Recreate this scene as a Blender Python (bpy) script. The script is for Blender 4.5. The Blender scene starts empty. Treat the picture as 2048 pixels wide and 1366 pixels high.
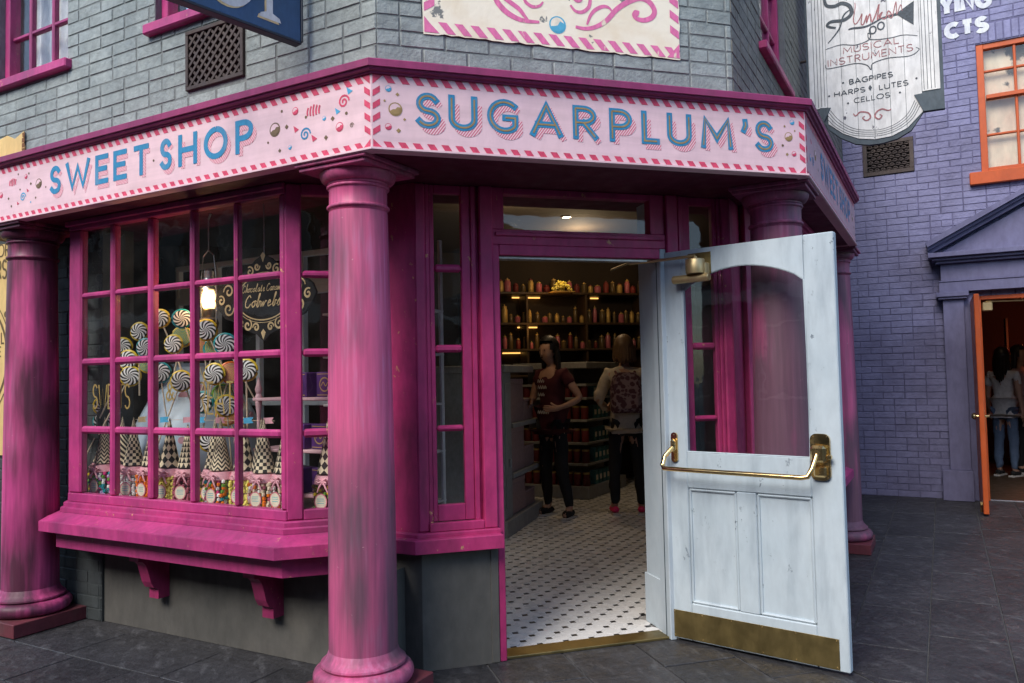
import bpy, bmesh, math, random
from mathutils import Vector as V, Matrix as M
R = math.radians; PI = math.pi; S2 = math.sqrt(.5); rnd = random.Random(7)
sc = bpy.context.scene; COL = sc.collection
# ---------------------------------------------------------------- camera, sky, sun, exposure
CAMP = V((-.3852, -3.4192, 1.4599)); YAW, PITCH, ROLL, FPX = .2857, .0463, -.021, 1572.45
cd = bpy.data.cameras.new('camera'); cam = bpy.data.objects.new('camera', cd); COL.objects.link(cam)
cd.sensor_width = 36; cd.lens = FPX / 2048 * 36; cd.clip_start = .05; cd.clip_end = 500
_f = V((math.sin(YAW) * math.cos(PITCH), math.cos(YAW) * math.cos(PITCH), math.sin(PITCH)))
_r = V((math.cos(YAW), -math.sin(YAW), 0)); _u = _r.cross(_f)
_r2 = _r * math.cos(ROLL) + _u * math.sin(ROLL); _u2 = _u * math.cos(ROLL) - _r * math.sin(ROLL)
cam.matrix_world = M(((_r2.x, _u2.x, -_f.x, CAMP.x), (_r2.y, _u2.y, -_f.y, CAMP.y), (_r2.z, _u2.z, -_f.z, CAMP.z), (0, 0, 0, 1)))
sc.camera = cam
SUN_EL, SUN_AZ = R(45), math.atan2(-.80, -.60)      # light falls from the front left, high up
world = bpy.data.worlds.new('World'); sc.world = world; world.use_nodes = True
wn = world.node_tree; bg = wn.nodes['Background']; bg.inputs[1].default_value = .12
sky = wn.nodes.new('ShaderNodeTexSky'); sky.sky_type = 'NISHITA'; sky.sun_disc = False
sky.sun_elevation = SUN_EL; sky.sun_rotation = SUN_AZ; sky.dust_density = 1.0; sky.air_density = 1.0
wn.links.new(sky.outputs[0], bg.inputs[0])
sl = bpy.data.lights.new('sun', 'SUN'); sl.energy = 1.5; sl.angle = R(32); sl.color = (1, .93, .84)
sun = bpy.data.objects.new('sun', sl); COL.objects.link(sun); sun.location = (-4, -6, 12)
_sd = V((math.sin(SUN_AZ) * math.cos(SUN_EL), math.cos(SUN_AZ) * math.cos(SUN_EL), math.sin(SUN_EL)))
sun.rotation_euler = _sd.to_track_quat('Z', 'Y').to_euler()
sc.view_settings.view_transform = 'Standard'; sc.view_settings.look = 'None'
sc.view_settings.gamma = 1; sc.view_settings.use_curve_mapping = False
sc.view_settings.exposure = 1.22
sc.render.engine = 'CYCLES'; sc.cycles.use_denoising = True
sc.cycles.max_bounces = 7; sc.cycles.transparent_max_bounces = 24; sc.cycles.glossy_bounces = 4
sc.cycles.sample_clamp_indirect = 6; sc.cycles.caustics_reflective = False; sc.cycles.caustics_refractive = False
def px_of(p):
    d = V(p) - CAMP; w = d.dot(_f)
    if w < .1: return None
    return (1024 + FPX * d.dot(_r2) / w, 683 - FPX * d.dot(_u2) / w, FPX / w)
# ---------------------------------------------------------------- materials
class T:
    def __init__(s, name):
        s.m = bpy.data.materials.new(name); s.m.use_nodes = True; s.t = s.m.node_tree
        s.b = s.t.nodes['Principled BSDF']; s.out = s.t.nodes['Material Output']
    def put(s, sock, v):
        if hasattr(v, 'default_value') or hasattr(v, 'is_linked'): s.t.links.new(v, sock)
        elif isinstance(v, (tuple, list)) and len(v) == 3 and sock.type == 'RGBA': sock.default_value = (*v, 1)
        else: sock.default_value = v
    def n(s, typ, ins={}, out=0, **kw):
        nd = s.t.nodes.new('ShaderNode' + typ)
        for k, v in kw.items(): setattr(nd, k, v)
        for k, v in ins.items(): s.put(nd.inputs[k], v)
        return nd.outputs[out]
    def math(s, op, a, b=0., c=0.): return s.n('Math', {0: a, 1: b, 2: c}, operation=op)
    def pos(s): return s.n('NewGeometry', out='Position')
    def obj(s): return s.n('TexCoord', out='Object')
    def rand(s): return s.n('ObjectInfo', out='Random')
    def xyz(s, v):
        nd = s.t.nodes.new('ShaderNodeSeparateXYZ'); s.put(nd.inputs[0], v); return nd.outputs
    def noise(s, vec, scale, detail=4, rough=.55, stretch=None):
        if stretch: vec = s.n('Mapping', {'Vector': vec, 'Scale': stretch})
        return s.n('TexNoise', {'Vector': vec, 'Scale': scale, 'Detail': detail, 'Roughness': rough})
    def step(s, x, a, b): return s.n('MapRange', {0: x, 1: a, 2: b}, clamp=True)
    def mix(s, f, a, b, blend='MIX'):
        nd = s.t.nodes.new('ShaderNodeMix'); nd.data_type = 'RGBA'; nd.blend_type = blend
        s.put(nd.inputs[0], f); s.put(nd.inputs[6], a); s.put(nd.inputs[7], b); return nd.outputs[2]
    def scale(s, col, f):
        return s.mix(1., col, s.n('CombineColor', {0: f, 1: f, 2: f}), 'MULTIPLY')
    def bump(s, h, st=.3, dist=.01): s.put(s.b.inputs['Normal'], s.n('Bump', {'Strength': st, 'Distance': dist, 'Height': h}))
    def fin(s, col, rough=.6, metal=0., spec=None):
        s.put(s.b.inputs['Base Color'], col); s.put(s.b.inputs['Roughness'], rough); s.put(s.b.inputs['Metallic'], metal)
        if spec is not None: s.put(s.b.inputs['Specular IOR Level'], spec)
        return s.m
def worn(name, col, col2=None, rough=.55, vs=5, var=.25, dirt=None, dscale=1.6, dlo=.52, dhi=.72, damt=.8, stretch=(1, 1, .35), chips=None, chip_lo=.68, grain=.25, gdist=.004, gscale=60, rv=.0, spec=.35, metal=0., fine=.12, cscale=24, gst=(1, 1, .35)):
    """painted surface: two-tone mottling, streaky dirt, paint chips, fine relief"""
    t = T(name); p = t.pos()
    n1 = t.noise(p, vs, 5, .6); c = t.mix(t.step(n1, .35, .65), col, col2 or tuple(x * (1 - var) for x in col))
    n3 = t.noise(p, vs * 9, 3, .6, (1, 1, .4) if gst[2] < 1 else None); c = t.scale(c, t.n('MapRange', {0: n3, 1: .3, 2: .7, 3: 1 - fine, 4: 1 + fine}))
    if dirt:
        n2 = t.noise(p, dscale, 6, .62, stretch); c = t.mix(t.math('MULTIPLY', t.step(n2, dlo, dhi), damt), c, dirt)
    if chips:
        n4 = t.noise(p, cscale, 5, .7, (1, 1, .6)); n5 = t.noise(p, 2.3, 2)
        k = t.math('MULTIPLY', t.step(n4, chip_lo, chip_lo + .02), t.step(n5, .45, .6)); c = t.mix(k, c, chips)
    if rv: c = t.scale(c, t.n('MapRange', {0: t.rand(), 1: 0, 2: 1, 3: 1 - rv, 4: 1 + rv}))
    if grain: t.bump(t.noise(p, gscale, 4, .6, gst), grain, gdist)
    n6 = t.noise(p, 11, 3)
    return t.fin(c, t.n('MapRange', {0: n6, 1: .3, 2: .7, 3: max(.05, rough - .1), 4: rough + .12}), metal, spec)
def flat(name, col, rough=.6, metal=0., var=.12, vs=30, spec=.4, rv=0.):
    t = T(name); c = t.scale(col, t.n('MapRange', {0: t.noise(t.pos(), vs, 3), 1: .3, 2: .7, 3: 1 - var, 4: 1 + var}))
    if rv: c = t.scale(c, t.n('MapRange', {0: t.rand(), 1: 0, 2: 1, 3: 1 - rv, 4: 1 + rv}))
    return t.fin(c, rough, metal, spec)
def glass_mat(name, tint=(.92, .94, .93), dust_glare=.05, wob=.0015, boost=.0):
    t = T(name); t.t.nodes.remove(t.b)
    nrm = t.n('Bump', {'Strength': 1., 'Distance': wob, 'Height': t.noise(t.pos(), 5, 2)})
    gl = t.n('BsdfGlossy', {'Color': (1, 1, 1), 'Roughness': .015, 'Normal': nrm}); tr = t.n('BsdfTransparent', {'Color': tint})
    fc = t.n('LayerWeight', {'Blend': .5}, out='Facing')
    fr = t.math('MULTIPLY_ADD', t.math('POWER', fc, 5.), .85, .03 + boost)
    a = t.n('MixShader', {0: fr, 1: tr, 2: gl})
    df = t.n('BsdfDiffuse', {'Color': (.55, .55, .52)})
    d = t.math('MULTIPLY', t.step(t.noise(t.pos(), 3.5, 5, .65), .42, .75), dust_glare)
    t.t.links.new(t.n('MixShader', {0: d, 1: a, 2: df}), t.out.inputs[0]); return t.m
def emit(name, col, st):
    t = T(name); t.put(t.b.inputs['Base Color'], col); t.put(t.b.inputs['Emission Color'], col); t.b.inputs['Emission Strength'].default_value = st; return t.m
def pattern(name, kind, a=(.015, .013, .012), b=(.72, .6, .42)):
    """printed paper cone: black on kraft, wrapped round the local z axis"""
    t = T(name); x, y, z = t.xyz(t.obj()); an = t.math('DIVIDE', t.math('ARCTAN2', y, x), 2 * PI)
    A = t.math('MULTIPLY', an, 8.); Z = t.math('MULTIPLY', z, 30.)
    fr = lambda v: t.math('FRACT', v)
    tri = lambda v: t.math('ABSOLUTE', t.math('SUBTRACT', fr(v), .5))
    if kind == 'chevron': k = t.math('LESS_THAN', fr(t.math('ADD', t.math('MULTIPLY', z, 42.), t.math('MULTIPLY', tri(A), 2.))), .5)
    elif kind == 'diamond': k = t.math('LESS_THAN', t.math('ADD', tri(A), tri(t.math('MULTIPLY', z, 22.))), .5)
    elif kind == 'check':
        k = t.math('LESS_THAN', fr(t.math('MULTIPLY', t.math('ADD', t.math('FLOOR', t.math('MULTIPLY', an, 16.)), t.math('FLOOR', t.math('MULTIPLY', z, 55.))), .5)), .3)
    elif kind == 'tri': k = t.math('LESS_THAN', t.math('MULTIPLY', tri(t.math('MULTIPLY', an, 12.)), 2.), fr(t.math('MULTIPLY', z, 34.)))
    else: k = t.math('LESS_THAN', fr(t.math('ADD', A, t.math('MULTIPLY', z, 30.))), .45)
    return t.fin(t.mix(k, a, b), .8)
def swirl(name, a=(.01, .01, .01), b=(.8, .8, .78), n=10, tw=5.):
    t = T(name); x, y, z = t.xyz(t.obj()); r = t.math('SQRT', t.math('ADD', t.math('MULTIPLY', x, x), t.math('MULTIPLY', z, z)))
    k = t.math('FRACT', t.math('ADD', t.math('MULTIPLY', t.math('DIVIDE', t.math('ARCTAN2', z, x), 2 * PI), float(n)), t.math('MULTIPLY', r, tw * 7.)))
    return t.fin(t.mix(t.math('GREATER_THAN', k, .5), a, b), .3)
def column_mat(name, a, b, soot, lo, hi):
    """brushed column paint: long vertical brush marks, broad soot stains, pale rubbed patches"""
    t = T(name); p = t.pos()
    br = t.noise(p, 46, 3, .6, (1, 1, .045)); br2 = t.noise(p, 15, 3, .6, (1, 1, .10)); big = t.noise(p, 1.5, 2, .5, (1.4, 1.4, .8)); mid = t.noise(p, 5, 4, .6, (1.5, 1.5, .5))
    c = t.mix(t.step(t.math('ADD', t.math('MULTIPLY', big, .7), t.math('MULTIPLY', br2, .3)), .38, .62), a, b)
    c = t.mix(t.math('MULTIPLY', t.step(t.math('ADD', t.math('MULTIPLY', mid, .55), t.math('MULTIPLY', br, .45)), .54, .68), .55), c, (.50, .22, .38))
    k = t.noise(p, 1.15, 2, .5, (1.3, 1.3, .9)); k = t.math('ADD', t.math('MULTIPLY', k, .72), t.math('ADD', t.math('MULTIPLY', br2, .22), t.math('MULTIPLY', mid, .10)))
    c = t.mix(t.math('MULTIPLY', t.step(k, lo, hi), .9), c, soot)
    c = t.scale(c, t.n('MapRange', {0: br, 1: .3, 2: .7, 3: .84, 4: 1.14}))
    n4 = t.noise(p, 30, 5, .7); c = t.mix(t.math('MULTIPLY', t.step(n4, .70, .72), .6), c, (.62, .40, .42))
    t.bump(t.math('ADD', br, t.math('MULTIPLY', mid, .6)), .30, .004)
    return t.fin(c, t.n('MapRange', {0: mid, 1: .3, 2: .7, 3: .40, 4: .62}), 0., .4)
MT = {}
def mats():
    m = MT
    mag = (.51, .05, .20)
    m['pink'] = worn('magenta_paint', mag, (.37, .035, .165), rough=.45, vs=3.2, dirt=(.12, .03, .08), dscale=2.8, dlo=.47, dhi=.70, damt=.75, cscale=38, chips=(.60, .36, .16), chip_lo=.65, spec=.45)
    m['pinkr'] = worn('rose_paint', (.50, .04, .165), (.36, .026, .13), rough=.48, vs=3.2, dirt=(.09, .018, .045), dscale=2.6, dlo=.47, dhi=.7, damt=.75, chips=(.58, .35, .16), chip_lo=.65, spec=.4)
    m['column'] = column_mat('column_paint', (.65, .115, .26), (.41, .065, .19), (.12, .07, .098), .42, .57)
    m['column2'] = column_mat('sooty_column_paint', (.64, .09, .28), (.42, .045, .20), (.05, .018, .03), .45, .58)
    m['soffit'] = worn('soffit_shade_maroon', (.10, .010, .032), (.07, .008, .025), rough=.6, vs=2, dirt=(.03, .01, .015), dscale=2, damt=.6)  # shade under the name boards is put into this dark maroon base
    m['plinth'] = worn('plinth_paint', (.17, .035, .05), (.11, .03, .04), rough=.6, dirt=(.12, .11, .1), dscale=4, damt=.6)
    m['cornice'] = worn('plum_cornice_paint', (.30, .035, .13), (.22, .03, .11), rough=.55, vs=2.5, dirt=(.12, .06, .08), dscale=2, damt=.5)
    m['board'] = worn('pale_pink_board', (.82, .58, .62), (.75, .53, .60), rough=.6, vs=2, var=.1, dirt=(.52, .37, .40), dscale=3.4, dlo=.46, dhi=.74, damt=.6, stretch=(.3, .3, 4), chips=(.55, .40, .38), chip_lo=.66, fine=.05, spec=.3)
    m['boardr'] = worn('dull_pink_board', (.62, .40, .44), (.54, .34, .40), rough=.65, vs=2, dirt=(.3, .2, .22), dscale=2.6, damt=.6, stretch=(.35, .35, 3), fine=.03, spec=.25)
    m['stripe'] = flat('crimson_sign_paint', (.60, .06, .13), .6, var=.22, vs=40)
    m['blue'] = worn('blue_sign_paint', (.03, .25, .46), (.035, .21, .40), rough=.55, vs=6, dirt=(.30, .32, .38), dscale=12, dlo=.54, dhi=.72, damt=.5, fine=.1, grain=0)
    m['ochre'] = flat('ochre_sign_paint', (.33, .22, .09), .6, var=.2)
    m['umber'] = flat('umber_sign_paint', (.15, .10, .055), .6, var=.25)
    m['sky'] = flat('light_blue_sign_paint', (.07, .36, .6), .6)
    t = T('hatched_shadow_paint'); x, y, z = t.xyz(t.obj())
    k = t.math('FRACT', t.math('MULTIPLY', t.math('SUBTRACT', x, t.math('MULTIPLY', z, .75)), 78.))
    m['hatch'] = t.fin(t.mix(t.math('LESS_THAN', k, .5), (.80, .56, .60), (.60, .14, .22)), .6)
    gb = (.305, .345, .335)
    m['gbrick'] = worn('grey_painted_brick', gb, (.225, .265, .265), rough=.62, vs=2.2, dirt=(.13, .155, .16), dscale=3.2, dlo=.52, dhi=.75, damt=.5, grain=.6, gdist=.012, gscale=36, gst=(1, 1, 1), rv=.09, fine=.16, stretch=(1.4, 1.4, .4))
    m['gmort'] = worn('grey_mortar', (.21, .235, .235), None, rough=.9, grain=.5, gdist=.01, gscale=50)
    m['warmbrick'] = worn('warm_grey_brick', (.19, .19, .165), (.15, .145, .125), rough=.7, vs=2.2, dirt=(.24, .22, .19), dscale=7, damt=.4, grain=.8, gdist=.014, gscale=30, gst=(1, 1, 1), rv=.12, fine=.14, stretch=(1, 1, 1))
    m['dbrick'] = worn('dark_grey_brick', (.055, .065, .07), (.04, .048, .05), rough=.7, grain=.5, gdist=.01, gscale=34, rv=.15, stretch=(1, 1, 1))
    m['pbrick'] = worn('violet_painted_brick', (.215, .215, .36), (.175, .172, .295), rough=.58, vs=1.4, dirt=(.10, .09, .16), dscale=1.6, dlo=.48, dhi=.72, damt=.6, grain=.6, gdist=.012, gscale=34, gst=(1, 1, 1), rv=.09, fine=.12, stretch=(1, 1, 1))
    m['pmort'] = worn('violet_mortar', (.14, .135, .235), None, rough=.9, grain=.4, gdist=.01)
    m['ptrim'] = worn('violet_trim_paint', (.17, .168, .29), (.135, .132, .235), rough=.5, vs=2, dirt=(.08, .07, .15), dscale=1.6, damt=.7, grain=.2)
    m['render'] = worn('grey_render', (.115, .11, .10), (.08, .079, .073), rough=.75, vs=1.8, dirt=(.16, .15, .13), dscale=3, dlo=.55, dhi=.8, damt=.5, grain=.4, gdist=.008, gscale=40, stretch=(1, 1, 1), chips=(.42, .42, .4), chip_lo=.72)
    m['white'] = worn('distressed_white_paint', (.50, .58, .63), (.44, .525, .58), rough=.5, vs=2.4, dirt=(.27, .33, .38), dscale=5, dlo=.49, dhi=.74, damt=.65, stretch=(1.6, 1.6, .3), chips=(.18, .22, .26), chip_lo=.64, cscale=17, fine=.05, grain=.3, gscale=45)
    m['jamb'] = worn('pale_blue_jamb_paint', (.50, .57, .62), (.44, .52, .58), rough=.55, vs=3, dirt=(.3, .36, .42), dscale=4, damt=.5, fine=.04)
    m['brass'] = worn('polished_brass', (.80, .58, .26), (.72, .50, .22), rough=.2, vs=9, dirt=(.45, .32, .13), dscale=7, damt=.4, metal=1., grain=.05, fine=.06)
    m['dullbrass'] = worn('dull_brass', (.34, .26, .11), (.28, .215, .09), rough=.42, vs=6, dirt=(.25, .19, .07), dscale=5, damt=.5, metal=1., grain=.06, fine=.08)
    m['satin'] = worn('gold_lacquer', (.58, .45, .24), (.52, .40, .2), rough=.36, metal=.75, grain=.03, fine=.04)
    m['slab'] = worn('dark_slate_paving', (.041, .041, .045), (.026, .026, .029), rough=.5, vs=3, dirt=(.12, .122, .13), dscale=17, dlo=.54, dhi=.70, damt=.5, stretch=(1, .38, 1), chips=(.24, .25, .27), chip_lo=.70, cscale=34, grain=.9, gdist=.02, gscale=13, rv=.22, fine=.25, spec=.45)
    m['grout'] = worn('paving_grout', (.08, .08, .082), None, rough=.9)
    m['tile'] = worn('white_floor_tile', (.82, .81, .79), (.78, .77, .75), rough=.28, grain=.05, rv=.03, fine=.03, dirt=(.6, .56, .5), dscale=3, damt=.4, spec=.5)
    m['dot'] = flat('black_floor_tile', (.012, .012, .014), .35)
    m['tgrout'] = flat('tile_grout', (.30, .29, .28), .9)
    m['iron'] = worn('brown_cast_iron', (.055, .042, .04), (.08, .06, .052), rough=.6, grain=.3, metal=.2)
    m['black'] = flat('black_void', (.008, .008, .009), .8)
    m['navy'] = worn('navy_sign_paint', (.035, .085, .19), (.028, .07, .15), rough=.5, vs=3, dirt=(.06, .10, .17), dscale=5, damt=.5, chips=(.4, .4, .38), chip_lo=.74)
    m['navyedge'] = flat('dark_sign_edge', (.016, .022, .035), .5)
    m['cream'] = flat('cream_letter_paint', (.62, .47, .25), .6, var=.2)
    m['whitel'] = worn('white_letter_paint', (.62, .63, .64), (.52, .54, .58), rough=.65, dirt=(.3, .29, .42), dscale=9, damt=.5, grain=.2)
    m['board_w'] = worn('weathered_white_board', (.74, .74, .72), (.66, .67, .67), rough=.65, vs=3, dirt=(.36, .36, .36), dscale=4, dlo=.5, dhi=.8, damt=.6, stretch=(2.5, 2.5, .25), chips=(.09, .09, .12), chip_lo=.64, cscale=16, grain=.4)
    m['slate'] = worn('slate_sign_edge', (.07, .095, .115), (.055, .075, .09), rough=.6, chips=(.4, .4, .4), chip_lo=.72)
    m['ink'] = flat('dark_sign_ink', (.045, .06, .075), .6, var=.4, vs=60)
    m['redink'] = flat('faded_red_ink', (.33, .13, .14), .6, var=.35, vs=60)
    m['orange'] = worn('orange_paint', (.52, .095, .022), (.44, .08, .02), rough=.42, vs=3, grain=.15, fine=.06)
    m['glass'] = glass_mat('window_glass', (.97, .98, .975), .015); m['clearglass'] = glass_mat('jar_glass', (.99, .99, .99), .0)  # window haze: dust plus pale reflections painted into the diffuse mix
    m['doorglass'] = glass_mat('door_glass', (.97, .98, .975), .004, .0012, .0)
    m['curtain'] = worn('pale_curtain', (.80, .81, .80), (.70, .72, .73), rough=.9, vs=4, stretch=(4, 4, .3), grain=.5, gscale=12, gdist=.02)
    m['blind'] = worn('reflection_patched_blind', (.70, .60, .44), (.62, .42, .30), rough=.8, vs=1.6, dirt=(.03, .03, .03), dscale=1.3, dlo=.55, dhi=.58, damt=.9, stretch=(1, 1, 1), grain=.1)  # cream blind; dark patches paint in reflections seen on the window
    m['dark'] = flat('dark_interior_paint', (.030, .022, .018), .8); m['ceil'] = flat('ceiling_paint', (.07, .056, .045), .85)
    m['shelfgrey'] = worn('grey_shelf_paint', (.30, .295, .28), (.25, .245, .235), rough=.55, grain=.1)
    m['darkwood'] = worn('dark_shelf_wood', (.055, .034, .02), (.04, .026, .016), rough=.5)
    m['step'] = flat('dusty_pink_box', (.32, .20, .19), .6, rv=.12)
    m['redbox'] = flat('dark_red_carton', (.16, .022, .022), .5, rv=.35); m['teal'] = flat('teal_carton', (.05, .17, .17), .5, rv=.2)
    m['gold'] = flat('gold_print', (.48, .33, .11), .45, .3); m['purple'] = worn('purple_carton', (.085, .028, .15), (.06, .02, .11), rough=.45, grain=0)
    m['pinkwood'] = worn('pale_pink_wood', (.60, .38, .42), (.55, .34, .38), rough=.5); m['ribbon'] = flat('pink_ribbon', (.72, .36, .42), .55)
    m['label'] = flat('cream_label', (.74, .68, .52), .6); m['labelp'] = flat('pink_label_rim', (.62, .2, .25), .6); m['labelt'] = flat('teal_label_print', (.2, .5, .5), .6)
    m['paleblue'] = flat('pale_blue_glaze', (.42, .52, .63), .35, var=.05, vs=6); m['pinkdot'] = flat('pink_glaze', (.62, .34, .40), .35)
    m['stick'] = flat('lollipop_stick', (.62, .52, .38), .6); m['swirl'] = swirl('black_white_swirl')
    m['swirl2'] = swirl('pink_yellow_swirl', (.65, .12, .18), (.68, .5, .12), 3, 16.); m['swirl3'] = swirl('teal_yellow_swirl', (.03, .3, .32), (.6, .52, .08), 3, 16.)
    for k, c in dict(yel=(.7, .5, .03), rim=(.65, .06, .22), tea=(.02, .32, .36), ora=(.85, .2, .01), whi=(.9, .89, .86), mau=(.42, .12, .16), bro=(.10, .07, .03), gre=(.14, .35, .05), lil=(.6, .42, .72), lem=(.85, .76, .18), pal=(.8, .68, .5)).items():
        m[k] = flat('candy_' + k, c, .3, rv=0.)
    for k in ('chevron', 'diamond', 'check', 'tri', 'spiral'): m['cone_' + k] = pattern('printed_paper_' + k, k)
    m['lampglow'] = emit('warm_lamp_glass', (1, .6, .24), 2.0); m['spot'] = emit('downlight_glow', (1, .78, .45), 14.)
    m['shelfglow'] = emit('shelf_light_strip', (1, .5, .12), .8); m['redglow'] = emit('red_shop_light', (1, .05, .03), 2.5); m['orglow'] = emit('orange_shop_light', (1, .3, .05), 3.)
    m['skin'] = flat('skin', (.42, .24, .17), .55, var=.04); m['hairdark'] = flat('dark_hair', (.012, .009, .008), .45); m['hairlight'] = flat('light_brown_hair', (.11, .062, .03), .5)
    m['maroon'] = flat('maroon_cloth', (.065, .008, .014), .85); m['blackcloth'] = flat('black_cloth', (.012, .012, .014), .85); m['creamcloth'] = flat('cream_cloth', (.50, .43, .34), .9)
    m['denim'] = flat('denim_cloth', (.08, .12, .2), .85); m['whitecloth'] = flat('white_cloth', (.55, .53, .52), .85); m['neon'] = flat('neon_pink_shoe', (.75, .03, .14), .5); m['sole'] = flat('white_sole', (.5, .48, .46), .6)
    t = T('floral_pack_fabric'); n1 = t.n('TexVoronoi', {'Vector': t.obj(), 'Scale': 22.}); n2 = t.noise(t.obj(), 40, 3)
    m['floral'] = t.fin(t.mix(t.step(t.math('ADD', n1, t.math('MULTIPLY', n2, .5)), .74, .82), (.075, .022, .03), (.26, .17, .17)), .8)
    t = T('printed_shop_poster'); p = t.pos(); pk = t.step(t.noise(p, 7, 6, .6), .64, .66); st = t.step(t.noise(p, 5, 4), .5, .75)
    m['poster'] = t.fin(t.mix(pk, t.mix(st, (.88, .82, .66), (.80, .70, .51)), (.19, .2, .19)), .7); t.bump(t.noise(p, 34, 4), .3, .006)
    m['posterpink'] = worn('poster_pink_paint', (.74, .17, .38), (.68, .18, .36), rough=.65, vs=6, dirt=(.78, .70, .54), dscale=14, dlo=.64, dhi=.68, damt=1., grain=.5, gscale=34, gdist=.01)
    m['posterblue'] = flat('poster_blue_paint', (.09, .40, .58), .65); m['posterwhite'] = flat('poster_white_paint', (.8, .74, .6), .7)
    m['yellow'] = worn('faded_yellow_paint', (.72, .53, .22), (.64, .46, .19), rough=.7, vs=2, dirt=(.5, .36, .16), dscale=2.5, damt=.5, grain=.3)
    m['brownink'] = flat('brown_lettering', (.13, .09, .04), .7); m['rust'] = flat('rusty_edge', (.17, .075, .03), .8)
    m['oppwall'] = worn('opposite_brown_brick', (.10, .075, .06), (.07, .055, .045), rough=.8, vs=1.2); m['oppwin'] = flat('opposite_dark_window', (.02, .022, .025), .2)
    m['oppwhite'] = flat('opposite_pale_stone', (.45, .42, .37), .8)
    m['metal'] = flat('galvanised_metal', (.45, .46, .47), .35, .9)
mats()
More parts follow.
